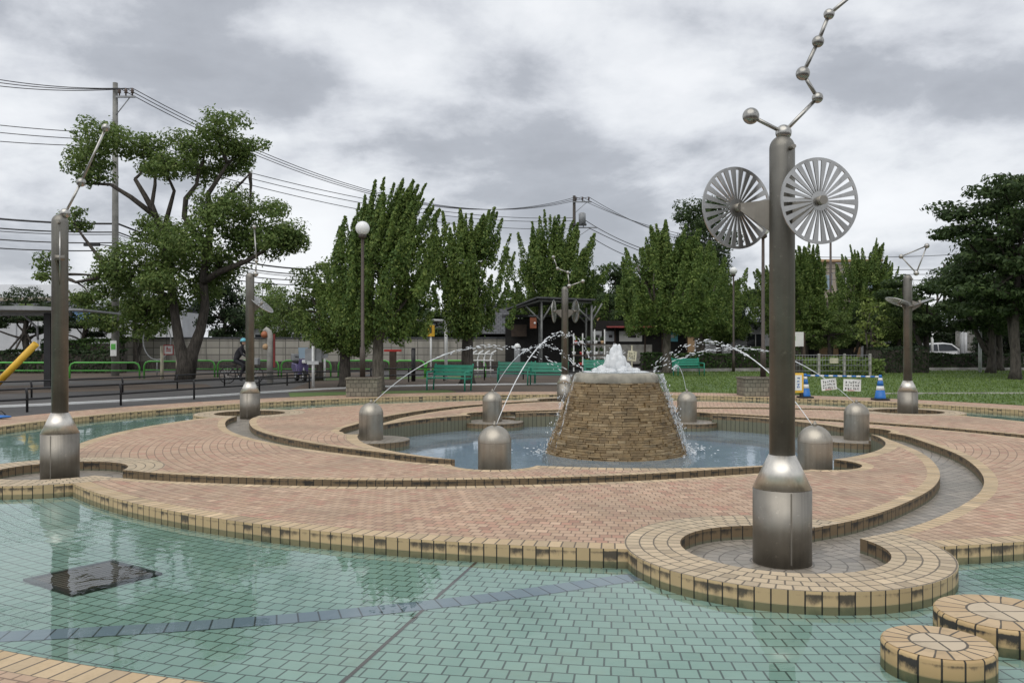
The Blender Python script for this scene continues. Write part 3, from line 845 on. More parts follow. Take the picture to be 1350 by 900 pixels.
for i, (x, y) in enumerate(BOLL):
    rs = random.Random(40 + i)
    d = Vector((FX - x, FY - y, 0)).normalized()
    reach, top = [(3.5, .95), (3.7, 1.08), (3.7, .88), (3.7, .88), (1.1, .42), (3.9, .86)][i]
    s0 = Vector((x, y, .51)) + d * .05
    def pos(u): return s0 + d * (reach * u) + Vector((0, 0, top * 4 * u * (1 - u) * 1.0 + .5 * u * u))
    m = MB(); ue = .40 if i != 4 else .85
    pts = [pos(ue * k / 24) for k in range(25)]
    m.tube(pts, [(.0048 + .0035 * (k / 24)) * (1 + rs.uniform(-.3, .35) * (k / 24)) for k in range(25)], 8)
    tj = tag(m.build('water_jet', M['white_water']), jl[i], 'water jet', 'water jets from the bollards'); m = MB()
    u = ue * .8
    while u < .97:
        c = pos(u); sp = (.006 + .05 * max(0, u - ue * .7))
        if rs.random() < 1.1 - .75 * max(0, u - .5):
            c2 = c + Vector((rs.gauss(0, sp), rs.gauss(0, sp), rs.gauss(0, sp)))
            s_ = rs.uniform(.005, .0125)
            tg = (pos(u + .01) - c).normalized() * rs.uniform(.008, .05); s_ *= .8
            m.tube([c2 - tg, c2 - tg * .4, c2 + tg * .3, c2 + tg * .9], [s_ * .25, s_ * .8, s_, s_ * .3], 6)
            if rs.random() < .35: m.sphere(c2 + Vector((rs.gauss(0, .03), rs.gauss(0, .03), rs.gauss(-.02, .03))), rs.uniform(.003, .006), 5, 4)
        u += rs.uniform(.003, .010)
    tag(m.build('droplets', M['white_water'], tj), kind='stuff')

# ------------------------------------------------------------------ star columns: steel columns with rods, balls and spoked wheels
def wheel_mesh(Rw=.325, n=26):
    """a flat steel disc with wedge slots, in the XZ plane, axis along Y"""
    m = MB(); th = .006
    def ringpart(r0, r1, k=72):
        vs = []
        for y in (-th, th):
            for r_ in (r0, r1):
                for i in range(k): vs.append((r_ * math.cos(2 * PI * i / k), y, r_ * math.sin(2 * PI * i / k)))
        fs = []
        for i in range(k):
            j = (i + 1) % k
            fs += [(i, k + i, k + j, j), (2 * k + i, 2 * k + j, 3 * k + j, 3 * k + i), (k + i, 3 * k + i, 3 * k + j, k + j), (i, j, 2 * k + j, 2 * k + i)]
        m.add(vs, fs)
    ringpart(Rw - .022, Rw); ringpart(.001, .072)
    for i in range(n):
        a = 2 * PI * i / n; w0 = .0056; w1 = .0215
        c, s_ = math.cos(a), math.sin(a)
        vs = []
        for y in (-th * .95, th * .95):
            for r_, w_ in ((.070, w0), (Rw - .020, w1)):
                for sg in (-1, 1): vs.append((r_ * c - sg * w_ * s_, y, r_ * s_ + sg * w_ * c))
        m.add(vs, [(0, 1, 3, 2), (4, 6, 7, 5), (0, 2, 6, 4), (1, 5, 7, 3), (0, 4, 5, 1), (2, 3, 7, 6)])
    return m
def star_column(loc, label, joints, links, wheels, z_floor=-.12, rz=0, hub_dir=-1):
    t = empty('star_column', (loc[0], loc[1], z_floor), rz, label, 'sculpture', 'steel star columns round the plaza')
    MB().lathe([(.222, 0), (.222, .58)], n=56).build('base', M['brushed_steel'], t)
    MB().lathe([(.2215, .582), (.102, .838)], n=56).build('base_cone', M['cone_steel'], t)
    MB().lathe([(.0965, .836), (.0965, 3.22)] + [(.0965 * math.cos(R(a)), 3.22 + .10 * math.sin(R(a))) for a in range(10, 90, 10)] + [(.0001, 3.32)], n=36).build('shaft', M['shaft_steel'], t)
    MB().box((0, -.0, .30), (.012, .4465, .54)).build('seam', M['brushed_steel'], t)
    MB().tube([(.035, -.06, 3.20), (.045, -.15, 3.205)], .017, 12).build('peg', M['brushed_steel'], t)
    for p, r_ in joints: MB().sphere(p, r_, 24, 14).build('ball', M['polished_steel'], t)
    for a, b in links: MB().tube([joints[a][0], joints[b][0]], .0155, 10).build('rod', M['polished_steel'], t)
    for (c, nrm, flip) in wheels:
        # bracket from the shaft, wheel at its end
        nv = Vector(nrm).normalized(); cv_ = Vector(c)
        W = wheel_mesh(); yaxis = Vector((0, 1, 0)); Rt = yaxis.rotation_difference(nv).to_matrix().to_4x4()
        o = W.build('wheel', M['wheel_steel'], t); o.matrix_local = Matrix.Translation(cv_) @ Rt
        MB().tube([(0, -.055, 0), (0, .055, 0)], [.034, .034], 20).build('hub', M['brushed_steel'], o)
        inner = Vector((cv_.x, cv_.y, 0)); 
        d = inner.normalized() if inner.length > .01 else Vector((0, -1, 0))
        root = d * .09; tip = cv_ - nv * .045 * flip
        up = Vector((0, 0, 1)); side = d.cross(up) * .012
        poly = [root + up * (cv_.z + .05) - side, tip + up * .03 - side, tip - up * .03 - side, root + up * (cv_.z - .2) - side]
        MB().extrude([Vector(p) for p in poly], side * 2).build('bracket', M['brushed_steel'], t)
    return t
# the near column (positions measured on its own plane)
Y1 = POLES[0][1]
def J(px, py, r, Y=Y1, X0=POLES[0][0], dy=0.):
    return ((xat(px, Y) - X0, dy, zat(py, Y) + .12), r)
j1 = [J(1033, 175, .062), J(989, 154, .064, dy=-.02), J(1079, 128, .043, dy=.02), J(1058.5, 97, .054), J(1078.5, 55, .046), J(1093, 19, .042), J(1131, -13, .045)]
star_column(POLES[0], 'tall near steel column with two spoked wheels and a zigzag of balls and rods on top', j1, [(0, 1), (0, 2), (2, 3), (3, 4), (4, 5), (5, 6)],
            [((xat(977, Y1) - POLES[0][0], .12, zat(271, Y1) + .12), (.368, -.929, 0), -1), ((xat(1078, Y1 - .2) - POLES[0][0], -.24, zat(266, Y1 - .2) + .12), (.22, -.97, 0), 1)])
def JJ(k, l):
    Y, X0 = POLES[k][1], POLES[k][0]
    return [((xat(px, Y) - X0, dy, zat(py, Y) + .12), r) for px, py, r, dy in l]
star_column(POLES[1], 'left steel column with a slanted rod of three balls on top, by the left edge', JJ(1, [(86, 281, .062, 0), (106, 240, .056, .02), (137, 167, .05, .05)]), [(0, 1), (1, 2)],
            [((.13, -.25, 2.75), (.885, .466, 0), 1)])
star_column(POLES[2], 'steel column left of the middle with a thin bent rod, in front of the parked scooter', JJ(2, [(337, 361, .062, 0), (338, 344, .045, 0), (330, 297, .05, .3)]), [(0, 1), (1, 2)],
            [((.2, .2, 2.62), (.62, -.1, .75), 1)])
star_column(POLES[3], 'far steel column behind the stone fountain with a branching rod on top', JJ(3, [(750.5, 377, .062, 0), (768.5, 370.6, .055, 0), (748.5, 359, .05, 0), (735, 354, .05, 0), (729.5, 339, .05, 0)]), [(0, 1), (0, 2), (2, 3), (3, 4)],
            [((-.3, .1, 2.62), (.95, -.25, 0), -1), ((.3, .1, 2.62), (.95, .25, 0), 1)])
star_column(POLES[4], 'right steel column topped by a triangle of rods, beside the lawn', JJ(4, [(1208, 360, .062, 0), (1188, 338, .055, 0), (1222, 324, .06, 0)]), [(0, 1), (1, 2), (2, 0)],
            [((-.24, -.1, 2.66), (.35, .05, .93), -1), ((.24, -.1, 2.66), (-.35, .05, .93), 1)])
# ------------------------------------------------------------------ trees
def leaf_obj(name, mat, c, nrm, size, parent=None, asp=.55):
    """many leaf-sized faces in one crown mesh"""
    c = np.asarray(c, float); n = len(c)
    nrm = nrm / (np.linalg.norm(nrm, axis=1)[:, None] + 1e-9)
    rv = rng.normal(size=(n, 3)); t = np.cross(nrm, rv); t /= np.linalg.norm(t, axis=1)[:, None] + 1e-9
    b = np.cross(nrm, t); s = (size * rng.uniform(.6, 1.35, n))[:, None]
    v = np.empty((n, 4, 3)); fold = nrm * s * .18
    v[:, 0] = c + t * s; v[:, 1] = c + b * s * asp + fold; v[:, 2] = c - t * s; v[:, 3] = c - b * s * asp + fold
    me = bpy.data.meshes.new(name); me.vertices.add(4 * n); me.vertices.foreach_set('co', v.ravel())
    me.loops.add(4 * n); me.loops.foreach_set('vertex_index', np.arange(4 * n, dtype=np.int32))
    me.polygons.add(n); me.polygons.foreach_set('loop_start', np.arange(0, 4 * n, 4, dtype=np.int32)); me.polygons.foreach_set('loop_total', np.full(n, 4, dtype=np.int32))
    me.materials.append(M[mat]); me.update(calc_edges=True); me.validate()
    o = bpy.data.objects.new(name, me); col.objects.link(o)
    if parent: o.parent = parent
    return o
def blob(c, r, n, shell=.55):
    """points in a ragged ellipsoid, with outward normals"""
    d = rng.normal(size=(n, 3)); d /= np.linalg.norm(d, axis=1)[:, None]
    q = (shell + (1 - shell) * rng.random(n) ** .6)
    q *= 1 + .16 * np.sin(d[:, 0] * 7 + c[0]) * np.sin(d[:, 1] * 6 + c[1] * 2) + .16 * np.sin(d[:, 2] * 8 + c[2] + d[:, 0] * 5) + .06 * rng.normal(size=n)
    p = np.array(c) + d * q[:, None] * np.array(r)
    return p, d + rng.normal(size=(n, 3)) * .5 + np.array([0, 0, .45])
def limb(m, a, b, r0, r1, bend=.12, seed=0, n=6):
    rs = random.Random(seed); a = Vector(a); b = Vector(b); L = (b - a).length
    o1 = Vector((rs.uniform(-1, 1), rs.uniform(-1, 1), rs.uniform(-.3, .8))) * bend * L
    pts = []; rad = []
    for i in range(n + 1):
        t = i / n; pts.append(a.lerp(b, t) + o1 * math.sin(PI * t) + Vector((rs.uniform(-1, 1), rs.uniform(-1, 1), 0)) * .015 * L * (0 < i < n)); rad.append(r0 + (r1 - r0) * t)
    m.tube(pts, rad, 8)
    return pts
def clump_tree(name, loc, clumps, trunks, leafmat, barkmat, size, dens, label, group, sub=9, cat='tree', hub=None, shell=.5):
    """trunk polylines [(pts, radii)], crown as big clumps each broken into smaller ones"""
    t = empty(name, loc, 0, label, cat, group)
    m = MB()
    for pts, rad in trunks: m.tube(pts, rad, 12)
    tips = [Vector(p[0][-1]) for p in trunks]
    C, Nn = [], []
    for k, (c, r) in enumerate(clumps):
        a = min(tips, key=lambda q: (q - Vector(c)).length)
        limb(m, a, (c[0], c[1], c[2] - r[2] * .1), .06 * max(r), .02, .14, k)
        for j in range(sub):
            d = rng.normal(size=3); d /= np.linalg.norm(d); d[2] = d[2] * .9 + .12
            cc = np.array(c) + d * np.array(r) * rng.uniform(.45, .85); q = np.array(r) * rng.uniform(.34, .52)
            q[2] *= .8
            if j < 4: limb(m, (c[0], c[1], c[2] - r[2] * .1), tuple(cc), .035 * max(r), .012, .15, k * 20 + j, 4)
            n = int(dens * (q[0] * q[1] * q[2]) ** (2 / 3))
            p, nn = blob(cc, q, n, shell); C.append(p); Nn.append(nn)
        p, nn = blob(c, np.array(r) * .62, int(dens * .5 * (r[0] * r[1] * r[2]) ** (2 / 3) * .5), .3); C.append(p); Nn.append(nn)
    m.build('trunk', M[barkmat], t)
    leaf_obj('crown', leafmat, np.concatenate(C), np.concatenate(Nn), size, t)
    return t
# --- the big camphor tree on the left
Yc = 36.
def pc(px, py, rpx, dy=0, fl=.8):
    k = Yc / F; return ((xat(px, Yc) - xat(250, Yc), dy, zat(py, Yc)), (rpx * k * 1.17, rpx * k * 1.15, rpx * k * fl * 1.12))
def pt(px, py, dy=0): return (xat(px, Yc) - xat(250, Yc), dy, zat(py, Yc))
cl = [pc(112, 205, 32, .5), pc(142, 182, 36, -.4), pc(176, 186, 30, .6), pc(130, 225, 30, -.6), pc(205, 205, 34, .8), pc(228, 222, 30, -.5), pc(262, 190, 36, .4), pc(292, 178, 38, -.4), pc(320, 192, 28, .3), pc(300, 212, 30, .9), pc(252, 218, 28, 1.2),
      pc(290, 285, 42, -.6), pc(325, 275, 38, .5), pc(352, 300, 40, .2), pc(372, 322, 30, -.3), pc(325, 325, 42, .8), pc(258, 325, 48, -1.2), pc(215, 340, 46, .8), pc(170, 348, 40, -.4), pc(135, 362, 32, .6), pc(120, 390, 26, .0), pc(165, 395, 36, 1.),
      pc(225, 385, 40, -1.), pc(285, 350, 40, .5), pc(95, 288, 22, .2), pc(66, 345, 19, .2), pc(60, 362, 15, -.2), pc(190, 305, 28, .4), pc(382, 318, 22, .2), pc(180, 420, 30, .8), pc(140, 420, 26, -.3), pc(250, 370, 36, 1.3), pc(205, 410, 28, 1.2)]
tr = [([pt(243, 503), pt(243, 478), pt(237, 455), pt(232, 425), pt(228, 395), pt(222, 350)], [.42, .3, .22, .19, .17, .15]),
      ([pt(246, 497, .1), pt(252, 466, .1), pt(262, 435, .2), pt(268, 405, .2), pt(267, 370, .1), pt(272, 330, 0)], [.33, .26, .21, .19, .17, .15]),
      ([pt(222, 352), pt(214, 310, .2), pt(204, 282), pt(190, 258, .1), pt(178, 236)], [.2, .17, .13, .11, .08]),
      ([pt(214, 312, .2), pt(203, 270, -.2), pt(207, 245, -.2), pt(206, 228, -.1)], [.12, .09, .07, .05]),
      ([pt(205, 285), pt(178, 262, -.4), pt(150, 245, -.3), pt(118, 243, -.2)], [.12, .1, .07, .04]),
      ([pt(214, 300, .2), pt(222, 270, .2), pt(226, 250, .3), pt(221, 232)], [.11, .09, .07, .05]),
      ([pt(272, 332), pt(243, 285), pt(245, 262), pt(258, 243, .1), pt(262, 225)], [.17, .12, .11, .08, .06]),
      ([pt(274, 330), pt(276, 290, .2), pt(272, 255, .2), pt(290, 232), pt(300, 215)], [.17, .13, .11, .08, .05]),
      ([pt(276, 285, .2), pt(296, 258, .3), pt(318, 238, .2), pt(330, 228)], [.1, .08, .05, .03]),
      ([pt(268, 372), pt(290, 360, -.3), pt(330, 345, -.4), pt(350, 332, -.3), pt(362, 322, -.3)], [.15, .13, .1, .07, .03]),
      ([pt(228, 395), pt(185, 370, -.3), pt(140, 352), pt(112, 315), pt(98, 296)], [.14, .11, .09, .06, .03]),
      ([pt(150, 362), pt(100, 372), pt(70, 362)], [.08, .06, .03])]
camphor = clump_tree('camphor_tree', (xat(250, Yc), Yc, 0), cl, tr, 'camphor_leaf', 'dark_bark', .072, 760, 'big spreading evergreen tree with bare crooked limbs beside the left utility pole', None, sub=10)
# --- upswept street trees
def upswept(name, seed, Hh, Wd, trunk_h, leafmat, barkmat='grey_bark', nshoot=70, dens=1.0, lean=.10, label='', rad=.24, group='upswept trees behind the fountain plaza'):
    t = empty(name, (0, 0, 0), 0, label, 'tree', group)
    rs = np.random.default_rng(seed); C, Nn = [], []
    m = MB(); fork = trunk_h * .95
    m.tube([(0, 0, -.05), (.02, 0, .25), (.0, .02, trunk_h * .6), (.03, 0, fork + .3)], [rad * 1.5, rad * 1.05, rad * .9, rad * .8], 12)
    ch = Hh - trunk_h
    for k in range(9):
        a = 2 * PI * k / 9 + rs.uniform(-.3, .3); q = Wd * .5 * rs.uniform(.25, .6)
        limb(m, (0.03, 0, fork), (q * math.cos(a) + lean * ch * .4, q * math.sin(a), trunk_h + ch * rs.uniform(.3, .72)), rad * .45, .03, .1, seed * 50 + k)
    for s_ in range(nshoot):
        u = (s_ + .5) / nshoot; hz = u ** .85                       # base height fraction
        prof = math.sin(PI * min(1, (.24 + .73 * hz))) ** .62
        a = rs.uniform(0, 2 * PI); prof *= 1 + .22 * math.sin(2 * a + seed) * math.sin(9 * hz + seed); q = Wd * .5 * prof * math.sqrt(rs.uniform(.08, 1.)) * rs.uniform(.72, 1.16)
        b = np.array([q * math.cos(a) + lean * ch * hz * .5, q * math.sin(a), trunk_h - .25 + ch * .84 * hz])
        L = ch * rs.uniform(.16, .30) * (1.35 if hz > .6 else .95); wd = rs.uniform(.12, .28) * (Wd / 4.4) ** .6
        up = np.array([.42 * math.cos(a) * (1 - hz * .4) + lean * (1.0 + 2.2 * hz), .42 * math.sin(a) * (1 - hz * .4), 1.0]); up /= np.linalg.norm(up)
        n = int(250 * dens * (L / 1.1) * (wd / .26))
        tt = rs.random(n) ** 1.1; rr_ = wd * (1.05 - tt) ** .75 * np.sqrt(rs.random(n)) * rs.uniform(1.15, 1.6)
        an = rs.uniform(0, 2 * PI, n); e1 = np.cross(up, [0.3, 1, 0]); e1 /= np.linalg.norm(e1); e2 = np.cross(up, e1)
        dirs = np.cos(an)[:, None] * e1 + np.sin(an)[:, None] * e2
        C.append(b + up * (tt * L)[:, None] + dirs * rr_[:, None]); Nn.append(dirs + rs.normal(size=(n, 3)) * .5 + up * .5)
    # inner mass
    for k in range(11):
        hz = rs.uniform(.04, .68); q = Wd * .24 * rs.random(); a = rs.uniform(0, 6.28)
        p, nn = blob((q * math.cos(a) + lean * ch * hz * .5, q * math.sin(a), trunk_h + ch * hz * .86), np.array([Wd * .2, Wd * .2, ch * .15]), int(520 * dens), .2); C.append(p); Nn.append(nn)
    m.build('trunk', M[barkmat], t); leaf_obj('crown', leafmat, np.concatenate(C), np.concatenate(Nn), .07, t)
    return t
g_up = 'upswept trees behind the fountain plaza'
ga = upswept('street_tree', 1, 7.3, 4.8, 1.9, 'ginkgo_leaf', nshoot=175, dens=1.15, lean=.14, label='tall upswept tree with a thick pale trunk behind the stone planter and lamp', rad=.27)
ga.location = (xat(498, 28.8), 28.8, 0); ga.scale = (.76, .82, .90)
gb = upswept('street_tree', 2, 6.7, 3.9, 2.1, 'ginkgo_leaf', 'dark_bark', nshoot=130, dens=1.1, lean=.04, label='narrow upswept tree with a dark trunk right behind the nearest green bench', rad=.3)
gb.location = (xat(616, 33.5), 33.5, 0); gb.scale = (.84, .84, .96)
gc_ = upswept('street_tree', 3, 7.2, 5.0, 2.0, 'ginkgo_leaf', nshoot=170, dens=1.0, lean=.02, label='broad upswept tree standing over the steel frame shelter', rad=.25)
gc_.location = (xat(728, 53), 53, 0); gc_.scale = (1.22, 1.22, 1.2)
gd = upswept('street_tree', 4, 7.3, 5.9, 2.2, 'ginkgo_leaf', nshoot=190, dens=1.0, lean=.02, label='broad upswept tree with a slim pale trunk, right of the stone fountain', rad=.24)
gd.location = (xat(879, 46), 46, 0)
def cp(src, px, Y, s, rz, label, group=None, sz=None):
    o = copy_tree(src); o.location = (xat(px, Y), Y, 0); o.rotation_euler = (0, 0, rz); o.scale = (s, s, sz or s); o['label'] = label
    if group: o['group'] = group
    return o
cp(gb, 455, 31.5, .74, 2.1, 'smaller upswept tree at the left shoulder of the tall one behind the lamp', sz=.6)
cp(gd, 922, 55, .98, 1.3, 'upswept tree behind the green bench at the lawn edge', sz=1.0)
cp(gc_, 948, 60, .9, 2.6, 'upswept tree under the far globe lamp', sz=.86)
cp(gc_, 1143, 62, .98, .7, 'upswept tree with a full crown left of the right column', sz=1.13)
cp(ga, 1060, 58, 1.05, 3.9, 'upswept tree showing just right of the near column', sz=1.06)
cp(gb, 1030, 66, 1.3, 3.0, 'upswept tree behind the near column', sz=1.05)
# --- tall dark tree behind the left wheel and other dark trees
def round_tree(name, seed, Hh, Wd, trunk_h, leafmat, label, group='dark trees beyond the lawn', barkmat='dark_bark', nc=14, dens=520, size=.105, flat=.75, rad=.22, fork=2):
    rs = random.Random(seed); cls = []
    for k in range(nc):
        hz = (k + .5) / nc; prof = math.sin(PI * (.14 + .72 * hz)) ** .7; a = k * 2.4 + rs.uniform(-.4, .4)
        q = Wd * .5 * prof * rs.uniform(.35, .72); r_ = Wd * rs.uniform(.17, .25)
        cls.append(((q * math.cos(a), q * math.sin(a), trunk_h + (Hh - trunk_h) * (.08 + .82 * hz)), (r_, r_, r_ * flat)))
    top = trunk_h + (Hh - trunk_h) * .35
    trk = [([(0, 0, -.05), (.04, 0, .4), (rs.uniform(-.15, .15), .05, trunk_h), (rs.uniform(-.3, .3), 0, top)], [rad * 1.4, rad, rad * .8, rad * .5])]
    for k in range(fork - 1):
        a = rs.uniform(0, 6); trk.append(([(0, 0, trunk_h * .5), (.4 * math.cos(a), .4 * math.sin(a), trunk_h * .8), (Wd * .22 * math.cos(a), Wd * .22 * math.sin(a), top)], [rad * .7, rad * .6, rad * .35]))
    return clump_tree(name, (0, 0, 0), cls, trk, leafmat, barkmat, size, dens, label, group, sub=8)
ra = round_tree('evergreen_tree', 21, 9.5, 6.5, 2.2, 'evergreen_leaf', 'large dark tree filling the right edge above the lawn', nc=22, dens=520, flat=.42); ra.location = (xat(1338, 38), 38, 0)
rb = round_tree('evergreen_tree', 22, 7., 6., 1.8, 'evergreen_leaf', 'dark tree over the white car', nc=16, dens=520, flat=.45); rb.location = (xat(1306, 46), 46, 0)
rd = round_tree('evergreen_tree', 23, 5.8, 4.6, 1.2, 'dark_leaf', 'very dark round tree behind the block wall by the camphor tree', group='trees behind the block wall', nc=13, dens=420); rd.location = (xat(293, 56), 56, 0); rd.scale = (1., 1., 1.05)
rl = round_tree('loose_tree', 24, 7.2, 5.6, 2.2, 'camphor_leaf', 'pale loose tree between the scooter and the tall upswept trees', group='trees behind the block wall', nc=12, dens=280, size=.10); rl.location = (xat(420, 37), 37, 0); rl.scale = (.72, .72, .74)
cp(ra, 1318, 50, 1.0, 2., 'dark tree behind the grey post near the right edge', 'dark trees beyond the lawn', .82)
cp(rb, 1222, 56, 1.0, 1.1, 'dark tree behind the top of the right column', 'dark trees beyond the lawn', .92)
cp(ra, 1392, 40, 1.15, 4.2, 'tall dark tree leaning into the right edge of the view', 'dark trees beyond the lawn', 1.08)
cp(rb, 1180, 66, .9, 3.2, 'small dark tree between the full crowned tree and the right column', 'dark trees beyond the lawn', .9)
cp(rl, 1185, 58, .75, .4, 'loose light tree left of the right column', 'dark trees beyond the lawn', .66)
cp(rl, 1095, 56, .8, 2.4, 'loose tree with pale flowers under the brown apartment block', 'dark trees beyond the lawn', .55)
cp(rb, 1075, 68, 1., 5., 'dark tree low behind the meadow fence', 'dark trees beyond the lawn', .66)
cp(rb, 1125, 60, .9, 2.5, 'dark multi stemmed tree in front of the orange wall', 'dark trees beyond the lawn', .6)
cp(rb, 800, 66, 1.05, .4, 'loose dark tree left of the far utility pole wires', 'trees behind the kiosk', 1.1)
cp(rb, 832, 78, 1.2, 1.9, 'dark tree behind the striped kiosk', 'trees behind the kiosk', .9)
cp(rd, 960, 72, 1.5, .5, 'dark tree low behind the far globe lamp', 'trees behind the kiosk', 1.)
cp(ra, 1012, 78, 1.0, 1.4, 'dark tree low behind the near column', 'trees behind the kiosk', .72)
cp(rd, 545, 62, 1.3, .9, 'dark tree behind the grey roofed house', 'trees behind the block wall', .9)
cp(rl, 375, 62, 1., 1.7, 'loose pale tree behind the block wall right of the dark round one', 'trees behind the block wall', .75)
cp(rl, 345, 70, 1.1, .2, 'thin pale tree beyond the block wall behind the bent rod column', 'trees behind the block wall', .95)
cp(rd, 470, 60, 1.1, 2.2, 'dark tree behind the wall and the lamp post', 'trees behind the block wall', .75)
cp(rl, 180, 50, .8, 2.8, 'loose tree under the camphor tree behind the left pole', 'trees behind the block wall', .72)
# tall conifer-like tree behind the left wheel
tc_ = round_tree('tall_tree', 41, 14.0, 6.4, 3.5, 'evergreen_leaf', 'tallest dark tree, showing left of the near column wheels', group=None, nc=20, dens=430, flat=1.1, rad=.3)
tc_.location = (xat(926, 70), 70, 0)
lt = round_tree('lime_tree', 31, 3.4, 2.6, 1.0, 'lime_leaf', 'small yellow green tree in front of the dark crowns left of the right column', group=None, nc=8, dens=260, size=.10, rad=.1); lt.location = (xat(1152, 48), 48, 0); lt.scale = (1., 1., 1.2)
# --- pruned cloud pine on the left with its props
def cloud_pine(loc, label, s=1., seed=0):
    t = empty('cloud_pine', loc, 0, label, 'tree', None); rs = random.Random(seed)
    m = MB(); m.tube([(0, 0, 0), (.1, 0, .9), (-.1, .05, 1.8), (.05, 0, 2.7), (0, 0, 3.3)], [.22, .18, .15, .11, .07], 10)
    C, Nn = [], []
    pads = [(0, 0, 3.75, 1.05, .55), (-1.25, .1, 3.15, .8, .38), (1.15, 0, 3.2, .7, .34), (.55, -.5, 2.75, .75, .3), (-.75, .5, 2.65, .75, .3), (1.5, .2, 2.4, .7, .25), (-1.6, -.2, 2.35, .8, .25), (.3, .5, 2.1, .6, .22)]
    for k, (x, y, z, r_, h_) in enumerate(pads):
        limb(m, (0, 0, max(1.2, z - .7)), (x, y, z - h_ * .5), .06, .03, .1, seed + k)
        p, nn = blob((x, y, z), np.array([r_, r_, h_]), 1500, .6); p[:, 2] = np.maximum(p[:, 2], z - h_ * .45); C.append(p); Nn.append(nn)
    m.build('trunk', M['dark_bark'], t); leaf_obj('crown', 'pine_leaf', np.concatenate(C), np.concatenate(Nn), .06, t)
    for x, y in ((-1.5, -.5), (1.2, -.6), (-.6, -.9)):
        MB().tube([(x, y, 0), (x * .1, y * .1, 1.9)], .05, 8).build('prop', M['dark_bark'], t)
    t.scale = (s, s, s); return t
cloud_pine((xat(34, 47), 47, 0), 'pruned cloud pine with round topped pads and slanted props, left edge', 1.1, 3)
cloud_pine((xat(112, 50), 50, 0), 'pruned cloud pine behind the left column', 1.0, 9)
# --- hedges and shrubs
def hedge(name, x0, x1, y, w, h, mat, label, seed=0, rzz=0, cat='hedge', size=.06, n=None):
    L = x1 - x0; t = empty(name, ((x0 + x1) / 2, y, 0), rzz, label, cat)
    n = n or int(260 * (L * h * 1.3 + L * w)); n = min(n, 9000); rs = np.random.default_rng(seed)
    p = np.stack([rs.uniform(-L / 2, L / 2, n), rs.uniform(-w / 2, w / 2, n), rs.uniform(.02, h, n)], 1)
    k = rs.integers(0, 4, n); p[k < 2, 2] = h * (1 + rs.normal(size=(k < 2).sum()) * .03) + .05 * np.sin(p[k < 2, 0] * 2.2); p[k == 2, 1] = -w / 2 + rs.normal(size=(k == 2).sum()) * .04
    nn = np.where((k < 2)[:, None], [[0, 0, 1.]], [[0, -1., .3]]) + rs.normal(size=(n, 3)) * .5
    leaf_obj('foliage', mat, p, nn, size, t)
    MB().box((0, 0, h * .46), (L - .1, w - .1, h * .9)).build('stems', M['dark_bark'], t)
    return t
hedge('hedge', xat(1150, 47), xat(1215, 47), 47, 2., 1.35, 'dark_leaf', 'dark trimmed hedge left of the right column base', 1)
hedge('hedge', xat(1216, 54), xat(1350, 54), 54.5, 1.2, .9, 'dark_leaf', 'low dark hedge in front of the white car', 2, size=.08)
hedge('hedge', xat(845, 52), xat(965, 52), 52, 1.2, .95, 'hedge_leaf', 'green hedge behind the bench at the lawn edge', 3, size=.08)
hedge('hedge', xat(643, 56), xat(672, 56), 56, 1., 1.35, 'hedge_leaf', 'bright green trimmed hedge beside the tiled roof house', 4)
hedge('hedge', xat(-20, 46), xat(158, 46), 46.5, 1., 1.15, 'dark_leaf', 'dark trimmed hedge along the far side of the road on the left', 5, size=.08)
hedge('hedge', xat(60, 49), xat(160, 49), 49, 1.2, 1.75, 'hedge_leaf', 'bushy hedge in front of the white factory wall', 6, size=.08)
hedge('hedge', xat(966, 56), xat(1050, 56), 56, 1.4, 1.3, 'hedge_leaf', 'rough green hedge behind the near column', 8, size=.08)
hedge('meadow_bed', xat(1046, 44), xat(1148, 44), 44, 3.2, .8, 'grass_blade', 'tall wild grass growing inside the low wire fence', 9, cat='grass bed', size=.09)
def topiary(loc, r, label):
    t = empty('topiary', loc, 0, label, 'shrub'); p, nn = blob((0, 0, loc[2] + r * 1.15), np.array([r, r, r * .85]), 1500, .75)
    leaf_obj('foliage', 'hedge_leaf', p, nn, .07, t); MB().tube([(0, 0, 0), (0, 0, r)], .08, 8).build('stem', M['dark_bark'], t); return t
topiary((xat(684, 57), 57, 0.), 1.05, 'round clipped shrub beside the capped grey post')
# kiosk plants

for i, (src, px, Y, s_, rz, sz, l) in enumerate(((rb, 690, 84, 1.2, .3, .85, 'dark tree far behind the shelter roof'), (rl, 640, 78, 1.2, 1.3, .8, 'loose tree behind the tiled roof house'), (rb, 770, 88, 1.2, 2.9, .95, 'dark tree behind the far utility pole'),
        (rl, 862, 90, 1.3, 3.9, .95, 'loose tree behind the wide house'), (ra, 1000, 92, 1.1, .9, .8, 'dark tree behind the white house right of the far lamp'), (rb, 1165, 84, 1.2, 4.4, .9, 'dark tree behind the yellow green tree'),
        (rb, 1240, 92, 1.3, .5, .9, 'dark tree behind the tan house'), (rd, 1216, 72, 1., 1.5, .62, 'dark bushy tree behind the tail of the white car'), (rb, 1330, 66, 1., 1.6, .72, 'dark tree behind the pale low house at the right'),
        (rd, 1312, 62, .9, 2.4, .6, 'dark bush tree in front of the pale low house'), (rl, 30, 70, 1.2, 1., .7, 'loose tree behind the factory roof at the left edge'))):
    cp(src, px, Y, s_, rz, l, 'distant trees behind the buildings', sz)

